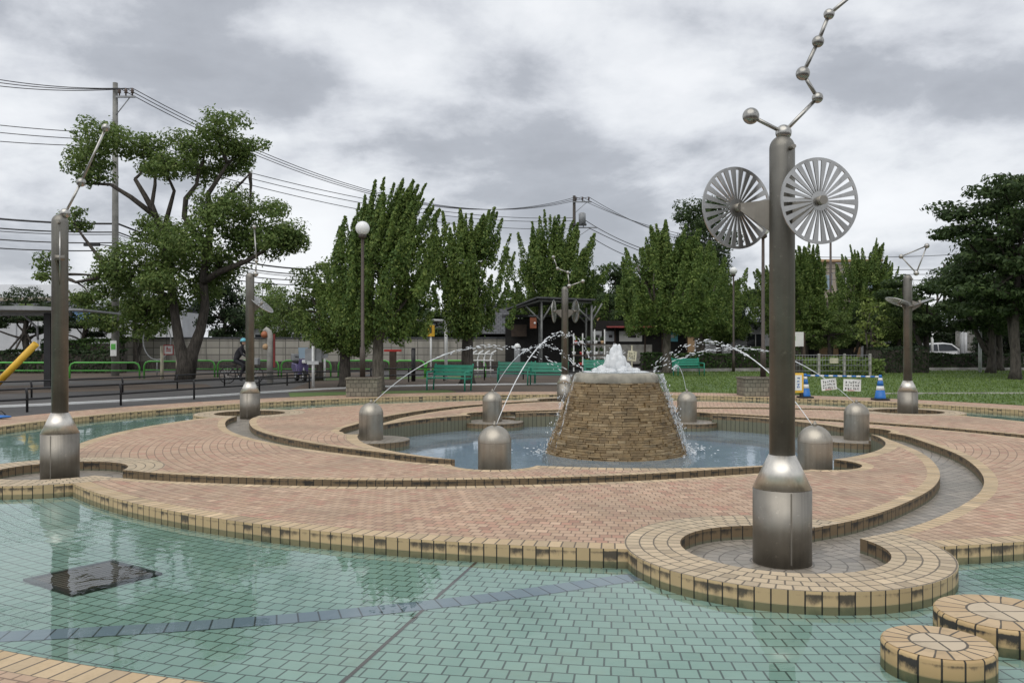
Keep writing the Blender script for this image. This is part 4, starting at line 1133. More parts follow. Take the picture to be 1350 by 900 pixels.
for px, Y, s_, rz, sz, l in ((1272, 74, 1.1, 3.3, .62, 'low dark tree behind the parked car'), (1345, 56, .9, .8, .6, 'low dark tree at the right edge behind the grey post'), (1192, 62, .7, 2.2, .55, 'low dark bush tree right behind the right column')):
    cp(rd, px, Y, s_, rz, l, 'distant trees behind the buildings', sz)
for px, Y, s_, rz, sz, l in ((560, 58, .9, 1.1, .55, 'low dark tree between the lamp and the yellow sign, behind the wall'), (660, 70, 1.0, 2.1, .8, 'dark tree left of the shelter behind the tiled roof'), (815, 63, .75, 4.0, .8, 'dark tree hanging over the kiosk signboards')):
    cp(rb, px, Y, s_, rz, l, 'distant trees behind the buildings', sz)
# ------------------------------------------------------------------ utility poles and cables
def utility_pole(px, Y, Hh, label, arms, mat='pole_concrete', r0=.19, r1=.12):
    t = empty('utility_pole', (xat(px, Y), Y, 0), 0, label, 'utility pole')
    MB().tube([(0, 0, 0), (0, 0, Hh * .5), (0, 0, Hh)], [r0, (r0 + r1) / 2, r1], 14).build('pole', M[mat], t)
    tips = []
    for z, x0, x1, ins in arms:
        o = MB().box(((x0 + x1) / 2, -.16, z), (abs(x1 - x0), .09, .09)).build('crossarm', M['grey_metal'], t)
        for k in range(ins):
            x = x0 + (x1 - x0) * (k + .55) / ins if ins > 1 else (x0 + x1) / 2
            MB().lathe([(.035, 0), (.035, .12), (.09, .14), (.06, .2), (.09, .24), (.06, .32), (.03, .38), (.0001, .38)], (x, -.16, z + .045), 10).build('insulator', M['ceramic'], o)
            tips.append((xat(px, Y) + x, Y - .16, z + .42))
        if abs(x0 + x1) > .5:
            MB().tube([(x1 * .72, -.12, z - .03), (.0, -.08, z - .95)], .025, 6).build('brace', M['grey_metal'], t)
    return t, tips
pa, ta = utility_pole(152, 42, 14.35, 'concrete utility pole with a one sided crossarm behind the big left tree', [(13.62, .1, 1.05, 3)])
MB().box((-1.05, -.2, zat(323, 42)), (.75, .16, .16)).build('street_light', M['black_metal'], pa)
MB().tube([(-.1, -.1, zat(322, 42) - .1), (-.8, -.2, zat(323, 42))], .03, 6).build('lamp_arm', M['black_metal'], pa)
MB().box((.0, -.20, zat(459, 42)), (.3, .02, .75)).build('sign_plate', M['white_paint'], pa)
MB().box((.0, -.215, zat(459, 42) + .08), (.22, .012, .28)).build('green_patch', M['lime_paint'], pa)
pb_, tb = utility_pole(757, 72, 14.0, 'distant utility pole with transformer above the steel frame shelter', [(13.45, -.15, 1.45, 3), (11.3, -.4, 1.9, 1)], 'dark_bark')
MB().box((.3, -.3, zat(297, 72)), (1.4, .5, .12)).build('platform', M['dark_roof'], pb_)
MB().lathe([(.3, 0), (.3, .85), (.2, .95), (.0001, .95)], (.65, -.3, zat(297, 72) + .06), 14).build('transformer', M['grey_metal'], pb_)
utility_pole(1095, 75, 10.6, 'thin brown pole in front of the brown apartment block', [(8.6, .4, 3.4, 3)], 'brown_metal', .13, .09)
utility_pole(1245, 95, 10.4, 'distant pole among the cables beyond the right column', [(9.7, -1.5, 1.5, 2)], 'dark_bark')
utility_pole(1236, 110, 9.8, 'thinner distant pole beside another one right of the right column', [(9.2, -.9, .9, 2)], 'dark_bark')
def cable(a, b, sag, label, group, r=.022):
    a = Vector(a); b = Vector(b); pts = []
    for i in range(25):
        u = i / 24; p = a.lerp(b, u); p.z -= sag * 4 * u * (1 - u); pts.append(p)
    o = MB().tube(pts, r, 5).build('power_cable', M['black_metal']); return tag(o, label, 'cable', group)
ga_ = 'cables between the two concrete utility poles'; gl_ = 'cables running off to the left'; gr_ = 'cables beyond the far utility pole'
for k in range(3):
    cable(ta[k], tb[k], 3.0, 'top cable from the left utility pole to the far pole', ga_)
    cable(ta[k], (xat(-160, 40), 40 + k * .5, zat(66 + 6 * k, 40)), .5, 'top cable from the left utility pole to the left edge', gl_)
    cable(tb[k], (xat(960, 64), 64, zat(318 + 7 * k, 64)), .6, 'top cable from the far utility pole running down to the right', gr_)
for k, (y0, y1) in enumerate(((160, 173), (170, 182), (183, 190))):
    cable((xat(-60, 44), 44, zat(y0 - 2, 44)), (xat(152, 43.), 43., zat(y1 + 3, 43.)), .1, 'thin middle cable at the left edge', 'thin middle cables')
    cable((xat(152, 43.), 43., zat(y1 + 3, 43.)), (xat(757, 72.3), 72.3, zat((287, 291, 301)[k], 72.3)), 1.3, 'thin middle cable behind the trees', 'thin middle cables')
for k, (y0, y1, r_) in enumerate(((286, 297, .05), (299, 308, .035), (314, 322, .03), (326, 332, .03), (303, 311, .02))):
    cable((xat(-60, 41), 41.3, zat(y0 - 3, 41.3)), (xat(152, 42), 42.25, zat(y1 - 2, 42.25)), .12, 'low cable of the bundle at the left edge' if k else 'thickest low cable at the left edge', 'low cables left of the big tree' , r_)
    cable((xat(152, 42), 42.25, zat(y1 - 2, 42.25)), (xat(470, 60), 60, zat((352, 358, 364, 369, 361)[k], 60)), .9, 'low cable running behind the big left tree', 'low cables behind the big tree', r_)
for k, (ax, ay, bx, by) in enumerate(((772, 291, 905, 342), (775, 300, 960, 362), (778, 312, 900, 356))):
    cable((xat(ax, 72), 71.7, zat(ay, 71.7)), (xat(bx, 66), 66, zat(by, 66)), .5, 'lower cable running right from the far utility pole', gr_, .03)
for k, (ay, by) in enumerate(((338, 322), (352, 344), (357, 352), (366, 358))):
    cable((xat(1040, 80), 80, zat(ay, 80)), (xat(1420, 80), 80, zat(by, 80)), .5, 'distant cable over the trees on the right', 'distant cables on the right', .028)

# ------------------------------------------------------------------ lamps, planters, benches
def planter(px, Y, label):
    t = empty('planter', (xat(px, Y), Y, 0), .02, label, 'planter', 'square block planters at the pool edge')
    MB().box((0, 0, .2), (.94, .94, .62)).build('body', M['planter_block'], t, bevel=.015)
    MB().box((0, 0, .535), (.99, .99, .06)).build('rim', M['planter_block'], t, bevel=.012)
    MB().box((0, 0, .568), (.82, .82, .012)).build('soil', M['earth'], t)
    return t
planter(480, 26.0, 'square tan block planter at the left, holding the dark globe lamp')
planter(997, 26.2, 'square block planter behind the near column, with a dark pole in it')
def globe_lamp(px, Y, z0, ztop, label):
    t = empty('globe_lamp', (xat(px, Y), Y, z0), 0, label, 'street lamp', 'globe lamps around the plaza')
    h = ztop - z0
    MB().tube([(0, 0, 0), (0, 0, .9), (0, 0, .92), (0, 0, h - .3)], [.085, .08, .055, .045], 14).build('post', M['brown_metal'], t)
    MB().lathe([(.05, h - .32), (.12, h - .27), (.12, h - .2), (.08, h - .19)], n=20).build('collar', M['brown_metal'], t)
    MB().sphere((0, 0, h), .215, 28, 18).build('globe', M['globe_glass'], t)
    return t
globe_lamp(478, 26.0, .57, zat(301, 26.0), 'dark post lamp with a white globe, standing in the left planter')
globe_lamp(1006, 26.2, .57, zat(301, 26.2), 'dark post lamp in the planter behind the near column')
globe_lamp(967, 48.5, 0, zat(357, 48.5), 'farther lamp with a white globe in front of the dark trees')
def bench(loc, rz, label):
    t = empty('bench', loc, rz, label, 'bench', 'green benches round the plaza')
    s = MB()
    for k in range(4): s.box((0, -.19 + .125 * k, .42), (1.5, .11, .035))
    s.build('seat', M['green_paint'], t, bevel=.006)
    b = MB()
    for k in range(3): b.box((0, .265 + .03 * k, .55 + .125 * k), (1.5, .03, .115), rot=Matrix.Rotation(R(-14), 3, 'X'))
    b.build('backrest', M['green_paint'], t, bevel=.006)
    for x in (-.72, .72):
        MB().tube([(x, -.24, 0), (x, -.24, .62)], .027, 8).build('leg', M['green_paint'], t)
        MB().tube([(x, .20, 0), (x, .27, .45), (x, .38, .9)], .027, 8).build('leg', M['green_paint'], t)
        MB().tube([(x, -.25, .62), (x, .30, .64)], .03, 8).build('armrest', M['green_paint'], t)
        MB().tube([(x, -.24, .39), (x, .25, .39)], .02, 8).build('seat_rail', M['green_paint'], t)
    return t
bench((xat(592, 29), 29, 0), R(-24), 'green bench nearest the camera, turned in front of the dark trunk')
bench((xat(681, 33.5), 33.5, 0), R(-4), 'green bench left of the far star column, seen behind two water jets')
bench((xat(722, 32.5), 32.5, 0), R(-14), 'green bench just left of the far star column base')
bench((xat(792, 38), 38, 0), R(0), 'green bench half hidden behind the foaming fountain top')
bench((xat(908, 42), 42, 0), R(18), 'green bench on the right beside the lawn, under the trees')

# ------------------------------------------------------------------ railings and fences
def railing(name, pts, h, mat, label, rails, gap=2.3, r=.025, group=None):
    t = empty(name, (pts[0][0], pts[0][1], 0), 0, label, 'railing', group)
    o = Vector((pts[0][0], pts[0][1], 0))
    for z in rails: MB().tube([Vector((x, y, z)) - o for x, y in pts], r, 8).build('rail', M[mat], t)
    for (x0, y0), (x1, y1) in zip(pts[:-1], pts[1:]):
        L = math.hypot(x1 - x0, y1 - y0); n = max(1, round(L / gap))
        for i in range(n + (1 if (x1, y1) == tuple(pts[-1]) else 0)):
            u = i / n; p = Vector((x0 + (x1 - x0) * u, y0 + (y1 - y0) * u, 0)) - o
            MB().tube([p, p + Vector((0, 0, h * .75)), p + Vector((.0, -.05, h))], r * 1.15, 8).build('post', M[mat], t)
    return t
railing('railing', [(-13.6, 15.6), (-12.4, 17.6), (-11.2, 19.8), (-10.04, 22), (-9.05, 24.4), (-7.9, 26.8), (-6.9, 29.2)], .55, 'black_metal', 'low black railing nearer the pool on the left', (.54, .30), 2.4)
railing('railing', [(-17, 21.8), (-13.9, 24.8), (-12.4, 27.3), (-10.6, 31.6), (-8.5, 32.4), (-5.6, 34)], .5, 'black_metal', 'low black railing along the path in front of the cyclist', (.5, .28), 2.4)
railing('railing', [(-5.6, 34), (-2.9, 36.5), (.5, 38), (4., 39.5)], .6, 'black_metal', 'low black railing behind the green benches', (.58, .3), 2.4)
def loop_rail(x0, x1, y, h, label):
    t = empty('green_railing', (x0, y, 0), 0, label, 'railing', 'bright green loop railings along the road')
    L = x1 - x0; q = .22
    pts = [(0, 0, 0), (0, 0, h - q), (q * .3, 0, h - q * .3), (q, 0, h), (L - q, 0, h), (L - q * .3, 0, h - q * .3), (L, 0, h - q), (L, 0, 0)]
    MB().tube(pts, .04, 8).build('loop', M['lime_paint'], t)
    MB().tube([(0, 0, h * .5), (L, 0, h * .5)], .022, 8).build('rail', M['lime_paint'], t)
    return t
for i, (a, b, l) in enumerate(((-40, 90, 'at the left edge, crossed by the yellow pole'), (92, 184, 'between the left column and its green end post'), (190, 243, 'beside the red and white warning sign'),
                               (245, 283, 'behind the cyclist rear wheel'), (287, 367, 'behind the cyclist and grey post'), (371, 436, 'behind the scooter'), (446, 514, 'between the lamp post and the pale trunk'), (520, 560, 'left of the yellow sign post'), (562, 640, 'behind the nearest bench'))):
    Y = 39 if i < 3 else 40.5
    loop_rail(xat(a, Y), xat(b, Y), Y, .72 if i < 2 else .78, 'bright green pipe railing ' + l)
def wire_fence(px0, px1, Y, h, label):
    x0, x1 = xat(px0, Y), xat(px1, Y); t = empty('wire_fence', (x0, Y, 0), 0, label, 'fence')
    n = 4
    for i in range(n):
        x = (x1 - x0) * i / (n - 1); MB().box((x, 0, h * .52), (.1, .1, h * 1.05)).build('post', M['concrete'], t)
    w = MB()
    for z in (.25, .5, .75, .98): w.tube([(0, -.06, h * z), (x1 - x0, -.06, h * z)], .012, 5)
    k = 0.
    while k < x1 - x0: w.tube([(k, -.06, .04), (k, -.06, h)], .006, 4); k += .14
    w.build('wire_mesh', M['grey_metal'], t)
    MB().box(((x1 - x0) * .52, -.1, h * .72), (.42, .02, .26)).build('notice', M['cream_paint'], t)
    return t
wire_fence(1046, 1147, 41.8, 1.05, 'low wire fence with concrete posts round the tall grass')
# ------------------------------------------------------------------ walls and buildings
def wall_obj(name, x0, x1, y, h, th, mat, label, cat='wall', cap=None):
    t = empty(name, ((x0 + x1) / 2, y, 0), 0, label, cat)
    MB().box((0, 0, h / 2), (x1 - x0, th, h)).build('body', M[mat], t)
    if cap: MB().box((0, 0, h + .05), (x1 - x0 + .02, th + .1, .1)).build('coping', M[cap], t)
    return t
wall_obj('block_wall', xat(158, 52), xat(735, 52), 52, 1.88, .18, 'block_wall', 'stained grey concrete block wall along the road', cap='dark_roof')
wall_obj('garden_wall', xat(158, 50.5), xat(735, 50.5), 50.3, .52, .3, 'dark_bark', 'low dark planting strip wall at the foot of the block wall')
# factory behind the hedge on the left
t = empty('factory', (xat(40, 62), 62, 0), 0, 'long white factory wall with a rust edged roof behind the cloud pines', 'building')
x0, x1 = xat(-160, 62) - t.location.x, xat(235, 62) - t.location.x
MB().box(((x0 + x1) / 2, 0, 1.6), (x1 - x0, .3, 3.2)).build('wall', M['white_wall'], t)
for k in range(14): MB().box((x0 + (x1 - x0) * (k + .5) / 14, -.17, 1.6), (.06, .04, 3.2)).build('panel_joint', M['grey_metal'], t)
t2 = empty('warehouse', (xat(-20, 85), 85, 0), 0, 'white warehouse with a brown eaves line far behind the pines at the left edge', 'building')
MB().box((0, 0, 2.8), (30, 8, 5.6)).build('wall', M['white_wall'], t2); MB().box((0, -.3, 5.75), (31, 8.8, .3)).build('roof', M['brown_wall'], t2)
MB().extrude([(-15, -4, 5.92), (15, -4, 5.92), (15, 4, 7.6), (-15, 4, 7.6)], (0, 0, .12)).build('roof', M['corrugated'], t2)
t3 = empty('blue_building', (xat(100, 74), 74, 0), 0, 'blue walled building with a pale green roof edge behind the left column', 'building')
MB().box((0, 0, 2.2), (7.4, 6, 4.4)).build('wall', M['blue_wall'], t3); MB().box((0, -.1, 4.55), (7.8, 6.4, .25)).build('roof', M['lime_paint'] if False else M['grey_roof'], t3)
for k in range(4): MB().box((-2.7 + 1.8 * k, -3.02, 3.2), (1.1, .06, .8)).build('window', M['window_glass'], t3)
# grey house behind the wall
t = empty('grey_house', (xat(572, 66), 66, 0), 0, 'grey house with a pale roof edge behind the block wall', 'building')
MB().box((0, 0, 1.55), (9.5, 5, 3.1)).build('wall', M['grey_roof'], t)
MB().box((0, -.2, 3.2), (10.2, 5.8, .18)).build('roof', M['white_wall'], t)
for k in range(2): f = MB().box((2. + 1.6 * k, -2.52, 2.0), (1.3, .06, .9)).build('window', M['dark_glass'], t)
# tiled roof house
t = empty('tiled_house', (xat(655, 62), 62, 0), 0, 'old house with a low dark tiled hip roof behind the clipped hedge', 'building')
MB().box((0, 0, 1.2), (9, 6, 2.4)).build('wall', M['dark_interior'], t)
rp = [(-5.4, -3.8, 2.25), (5.4, -3.8, 2.25), (5.4, 3.8, 2.25), (-5.4, 3.8, 2.25), (-3., 0, 4.3), (3., 0, 4.3)]
MB().add(rp, [(0, 1, 5, 4), (1, 2, 5), (2, 3, 4, 5), (3, 0, 4), (0, 3, 2, 1)]).build('roof', M['roof_tile'], t)
MB().box((0, 0, 4.38), (6.2, .3, .22)).build('ridge', M['dark_roof'], t)
# brown apartment block on the right
t = empty('apartment_block', (xat(1098, 118), 118, 0), 0, 'brown apartment block with a window strip, showing between the trees on the right', 'building')
MB().box((0, 0, 6.2), (9, 9, 12.4)).build('wall', M['brown_wall'], t)
MB().box((0, -.2, 12.55), (9.5, 9.6, .3)).build('roof', M['tan_wall'], t)
for k in range(3):
    f = MB().box((-3. + 3. * k, -4.53, 9.7), (2.4, .06, 1.9)).build('window', M['dark_glass'] if k == 1 else M['window_glass'], t)
    MB().box((0, -.04, 0), (.1, .05, 1.9)).build('mullion', M['white_paint'], f).location = (-3. + 3. * k, -4.53, 9.7)
MB().box((0, -5.1, 7.6), (9, 1.2, 1.1)).build('balcony', M['brown_wall'], t)
# low orange buildings behind the trees on the right
t = empty('orange_building', (xat(1110, 72), 72, 0), 0, 'low tan walled building with pale shutters behind the meadow', 'building')
MB().box((0, 0, 1.3), (9, 4, 2.6)).build('wall', M['tan_wall'], t)
for x in (-3.2, -.6, 1.2, 3.0): MB().box((x, -2.03, 1.1), (.9, .06, 2.0)).build('shutter', M['white_wall'] if x > 0 else M['dark_interior'], t)
MB().box((0, -.2, 2.7), (9.4, 4.6, .2)).build('roof', M['grey_roof'], t)
def row_house(px, Y, w, h, wm_, label, rm='grey_roof', nw=3):
    t = empty('house', (xat(px, Y), Y, 0), 0, label, 'building')
    MB().box((0, 0, h / 2), (w, 5, h)).build('wall', M[wm_], t)
    MB().extrude([(-w / 2 - .4, -2.9, h), (w / 2 + .4, -2.9, h), (w / 2 + .4, 0, h + 1.2), (-w / 2 - .4, 0, h + 1.2)], (0, 0, .14)).build('roof', M[rm], t)
    MB().extrude([(-w / 2 - .4, 2.9, h), (w / 2 + .4, 2.9, h), (w / 2 + .4, 0.02, h + 1.2), (-w / 2 - .4, 0.02, h + 1.2)], (0, 0, .14)).build('roof', M[rm], t)
    for k in range(nw):
        f = MB().box((w * ((k + .5) / nw - .5), -2.53, h * .55), (w / nw * .5, .06, 1.0)).build('window', M['dark_glass'], t)
        MB().box((w * ((k + .5) / nw - .5), -2.57, h * .55), (.06, .04, 1.0)).build('mullion', M['white_paint'], f)
    return t
row_house(985, 74, 8, 3.4, 'white_wall', 'white house with a pale roof behind the far globe lamp')
row_house(1290, 78, 10, 3.0, 'concrete', 'low pale house behind the trees over the white car', nw=4)
row_house(1210, 82, 8, 3.2, 'tan_wall', 'low tan house behind the right column')
row_house(395, 72, 9, 3.3, 'white_wall', 'pale house behind the loose trees left of the lamp post')
row_house(195, 76, 8, 4.3, 'white_wall', 'white house with a light roof behind the left utility pole')
row_house(860, 84, 16, 5.0, 'tan_wall', 'wide house behind the kiosk trees', 'dark_roof', 5)
row_house(1345, 70, 8, 3.0, 'concrete', 'house at the right edge behind the dark trees')
# kiosk with red awning behind the fountain
t = empty('kiosk', (xat(835, 60), 60, 0), 0, 'dark shop front with a red awning and white signboards behind the fountain', 'kiosk')
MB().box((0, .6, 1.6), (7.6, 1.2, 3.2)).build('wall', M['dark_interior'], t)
MB().box((.9, -.35, 2.75), (5.6, .9, .05), rot=Matrix.Rotation(R(6), 3, 'X')).build('awning', M['awning_red'], t)
for x, w_, mt in ((-2.6, .75, 'white_wall'), (-1.7, .7, 'grey_roof'), (-.2, 1.6, 'paper'), (2.6, 1.0, 'cyan_plastic')):
    s_ = MB().box((x, -.03, 2.1), (w_, .05, .72)).build('signboard', M[mt], t)
    MB().box((x + .1, -.06, 2.1), (w_ * .35, .012, .2)).build('lettering', M['ink'] if mt != 'cyan_plastic' else M['white_paint'], s_)
MB().box((-1., -.03, .85), (4.6, .06, 1.35)).build('panel', M['concrete'], t)
for x in (-3.75, -1.3, .8, 2., 3.7): MB().box((x, -.1, 1.4), (.1, .1, 2.8)).build('post', M['wood_dark'], t)
# steel frame shelter
Ys = 46.
t = empty('frame_shelter', (xat(722, Ys), Ys, 0), 0, 'grey steel frame shelter with diagonal braces and a thin dark roof', 'shelter')
X = lambda px: xat(px, Ys) - t.location.x
Z = lambda py: zat(py, Ys)
for px in (714, 780):
    for dy in (0, 3.5):
        MB().tube([(X(px), dy, 0), (X(px), dy, Z(396 if px == 714 else 402))], .06, 8).build('post', M['steel_frame'], t)
        for s_ in (-1, 1): MB().tube([(X(px), dy, Z(424)), (X(px + (14 if s_ > 0 else -24)), dy, Z(400))], .045, 8).build('brace', M['steel_frame'], t)
MB().tube([(X(676), 0, Z(407)), (X(712), 0, Z(396)), (X(780), 0, Z(399))], .06, 8).build('beam', M['steel_frame'], t)
MB().extrude([(X(668), -.4, Z(409)), (X(708), -.4, Z(395) + .06), (X(784), -.4, Z(398) + .06), (X(784), 4.2, Z(398) + .2), (X(708), 4.2, Z(395) + .2), (X(668), 4.2, Z(409) + .1)], (0, 0, .09)).build('roof', M['dark_roof'], t)
# things in the shade of the shelter
t = empty('dark_shed', (xat(722, 50.6), 50.6, 0), 0, 'dark open fronted shed behind the steel frame shelter', 'shed')
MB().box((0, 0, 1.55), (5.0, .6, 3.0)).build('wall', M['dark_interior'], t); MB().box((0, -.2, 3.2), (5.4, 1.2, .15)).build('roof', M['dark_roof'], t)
MB().box((-1.7, -.63, 2.35), (.9, .05, .7)).build('shutter', M['wood_dark'], t)
t = empty('paper_lantern', (xat(703, 45), 45, zat(436, 45)), 0, 'orange red box lantern hanging at the left post of the shelter', 'lantern')
MB().box((0, 0, .42), (.34, .34, .6)).build('shade', M['lantern_orange'], t, bevel=.03); MB().box((0, 0, .78), (.5, .5, .06)).build('cap', M['dark_roof'], t)
MB().sphere((.08, -.17, .4), .06, 12, 8).build('bulb', M['white_paint'], t)
t = empty('plant_stand', (xat(776, 43), 43, 0), 0, 'white framed stand crowded with potted flowers beside the shelter post', 'stand')
for x in (-.75, -.3, .3, .8): MB().box((x, 0, 1.15), (.06, .06, 2.3 if x > 0 else 1.9)).build('frame_post', M['white_paint'], t)
for z in (.45, 1.0, 1.55): MB().box((0, .1, z), (1.7, .35, .05)).build('shelf', M['wood_dark'], t)
rs = random.Random(8)
for z in (.475, 1.025, 1.575):
    for k in range(5):
        x = -.7 + .35 * k + rs.uniform(-.05, .05)
        pt_ = MB().lathe([(.07, 0), (.1, .16), (.085, .16), (.0001, .15)], (x, .1, z), 12).build('flower_pot', M[rs.choice(['red_paint', 'tan_wall', 'grey_metal', 'white_paint'])], t)
        p, nn = blob((x, .1, z + .27), np.array([.14, .14, .13]), 60, .3); leaf_obj('plant', rs.choice(['hedge_leaf', 'lime_leaf', 'dark_leaf']), p, nn, .05, pt_)
# small grey post with white cap, and others
def capped_post(px, Y, h, w_, label):
    t = empty('capped_post', (xat(px, Y), Y, 0), 0, label, 'post')
    MB().lathe([(w_, 0), (w_, h - .1), (w_ * .95, h - .08)], n=16).build('body', M['grey_metal'], t)
    MB().lathe([(w_ * 1.15, h - .08), (w_ * 1.1, h), (w_ * .6, h + .12), (.0001, h + .15)], n=16).build('cap', M['white_paint'], t)
capped_post(682, 44, 1.45, .16, 'thick grey post with a domed white cap by the clipped shrub')
def plain_post(px, Y, h, r_, mat, label):
    t = empty('post', (xat(px, Y), Y, 0), 0, label, 'post')
    MB().tube([(0, 0, 0), (0, 0, h)], r_, 12).build('shaft', M[mat], t); MB().lathe([(r_ * 1.05, h), (r_ * .7, h + .04), (.0001, h + .05)], n=12).build('cap', M[mat], t)
plain_post(1292, 47, zat(428, 47), .09, 'light_metal', 'plain pale grey post standing at the back of the lawn on the right')
plain_post(1268, 58, zat(436, 58), .12, 'light_metal', 'short thick grey post in front of the white car')
plain_post(1273, 60, zat(438, 60), .1, 'light_metal', 'second short grey post beside the thick one by the white car bonnet')
plain_post(1229, 62, zat(434, 62), .09, 'white_paint', 'short white post behind the rear of the white car')
plain_post(545, 36, zat(460, 36), .09, 'black_metal', 'stout black post between the pale trunk and the yellow sign')
plain_post(952, 62, zat(450, 62), .07, 'white_paint', 'thin white post under the trees near the far lamp')
# ------------------------------------------------------------------ signs
def strokes(m, x0, z0, w_, h_, n, rs, y, t_=.008):
    """blocky brush writing: rows of small character-like marks"""
    for j in range(n[1]):
        for i in range(n[0]):
            cx, cz = x0 + w_ * (i + .5) / n[0], z0 + h_ * (j + .5) / n[1]; a, b = w_ / n[0] * .36, h_ / n[1] * .36
            for k in range(rs.randint(3, 5)):
                if rs.random() < .5: m.box((cx + rs.uniform(-.2, .2) * a, y, cz + rs.uniform(-1, 1) * b), (a * rs.uniform(1., 1.9), .004, t_))
                else: m.box((cx + rs.uniform(-1, 1) * a, y, cz + rs.uniform(-.2, .2) * b), (t_, .004, b * rs.uniform(1., 1.9)))
t = empty('sign_post', (xat(413, 31), 31, 0), 0, 'white post with a short crosspiece on the verge left of the planter', 'sign post')
MB().tube([(0, 0, 0), (0, 0, zat(456, 31))], .055, 12).build('post', M['white_paint'], t); MB().box((0, -.06, zat(478, 31)), (.42, .05, .12)).build('plate', M['light_metal'], t)
MB().box((-.02, .1, zat(472, 31) + .1), (.6, .03, .5)).build('board', M['grey_metal'], t)
t = empty('sign_post', (xat(428, 37), 37, 0), 0, 'second thinner white post right behind the crosspiece post', 'sign post')
MB().tube([(0, 0, 0), (0, 0, zat(462, 37))], .045, 10).build('post', M['white_paint'], t); MB().box((0, -.04, zat(468, 37)), (.3, .03, .24)).build('plate', M['grey_metal'], t)
t = empty('sign_post', (xat(568, 38), 38, 0), 0, 'white post carrying a yellow road sign with a dark figure', 'road sign')
MB().tube([(0, 0, 0), (0, 0, zat(432, 38))], .045, 10).build('post', M['white_paint'], t)
s_ = MB().box((0, -.07, zat(436, 38)), (.34, .03, .5)).build('plate', M['yellow_paint'], t)
MB().box((0, -.09, zat(436, 38)), (.09, .01, .2)).build('symbol', M['ink'], s_); MB().sphere((0, -.09, zat(436, 38) + .13), .045, 8, 6, (1, .2, 1)).build('symbol', M['ink'], s_)
t = empty('arm_lamp', (xat(588, 36.5), 36.5, 0), 0, 'white post lamp with a long level arm reaching left', 'street lamp')
MB().tube([(0, 0, 0), (0, 0, zat(419, 36.5))], .065, 12).build('post', M['white_paint'], t)
MB().tube([(.15, 0, zat(423, 36.5)), (-1.25, -.1, zat(421.5, 36.5))], .06, 10).build('arm', M['light_metal'], t); MB().box((.1, 0, zat(423, 36.5)), (.3, .2, .3)).build('box', M['light_metal'], t)
# red and white notice between two posts
t = empty('warning_sign', (xat(223, 38), 38, 0), 0, 'red framed notice hung between two pale posts beside the big tree', 'sign')
for px in (213.5, 234): MB().tube([(xat(px, 38) - t.location.x, 0, 0), (xat(px, 38) - t.location.x, 0, zat(456, 38))], .07, 10).build('post', M['cream_paint'], t)
b_ = MB().box((0, -.05, zat(461, 38)), (.44, .03, .44)).build('board', M['red_paint'], t)
MB().box((0, -.07, zat(461, 38)), (.36, .012, .36)).build('face', M['paper'], b_)
m = MB(); m.box((0, -.08, zat(461, 38) + .02), (.2, .006, .05)); m.box((.0, -.08, zat(461, 38) - .06), (.22, .006, .04)); m.box((-.06, -.08, zat(461, 38) + .09), (.05, .006, .08)); m.build('symbol', M['red_paint'], b_)
# hoop
t = empty('hoop', (xat(207, 41), 41, 0), 0, 'thin upright metal hoop standing beside the notice', 'playground hoop')
cz = zat(449, 41); ra_ = .66; rb_ = .92
MB().tube([(ra_ * math.cos(2 * PI * i / 40), 0, cz + rb_ * math.sin(2 * PI * i / 40)) for i in range(41)], .03, 8, caps=False).build('ring', M['grey_metal'], t); MB().tube([(0, 0, 0), (0, 0, cz - rb_)], .03, 8).build('post', M['grey_metal'], t)
# canopy shelter and the yellow pole at the left edge
Yb = 30.
t = empty('canopy_shelter', (xat(64, Yb), Yb, 0), 0, 'flat grey canopy on a thick black post at the left edge', 'shelter')
X = lambda px: xat(px, Yb) - t.location.x
MB().box((0, 0, zat(413, Yb) / 2), (.22, .22, zat(413, Yb))).build('post', M['black_metal'], t)
MB().extrude([(X(-60), -1.2, zat(410, Yb) + .02), (X(62), -1.2, zat(407, Yb)), (X(132), -1.2, zat(411, Yb)), (X(132), 1.6, zat(411, Yb) - .04), (X(62), 1.6, zat(407, Yb) - .03), (X(-60), 1.6, zat(410, Yb) - .02)], (0, 0, .06)).build('roof', M['grey_metal'], t)
MB().box((X(45), -.0, zat(414, Yb)), (2.6, .1, .12)).build('beam', M['grey_metal'], t)
MB().tube([(X(30), 0, zat(414, Yb)), (X(49), 0, zat(432, Yb)), (X(50), 0, zat(448, Yb))], .04, 8).build('brace', M['grey_metal'], t)
t = empty('yellow_slide_rail', (xat(-14, 27.5), 27.5, 0), 0, 'thick yellow pole slanting up at the left edge', 'playground pole')
MB().tube([(0, 0, zat(516, 27.5)), (xat(47.5, 27.5) - t.location.x, 0, zat(453, 27.5))], .11, 14).build('pole', M['yellow_paint'], t)
MB().tube([(.1, 0, 0), (.1, 0, .5)], .06, 10).build('foot', M['black_metal'], t)
t = empty('canvas_bag', (xat(-2, 18.0), 18.0, 0), 0, 'dark blue flat bag lying on the bank at the left edge', 'bag')
m = MB(); lumpy(m, (0, 0, .05), .13, (1.9, .8, .28), 3, amp=.1); m.build('body', M['blue_plastic'], t); MB().tube([(-.15, -.02, .09), (-.05, -.02, .17), (.08, -.02, .17), (.16, -.02, .09)], .012, 6).build('handle', M['black_metal'], t)
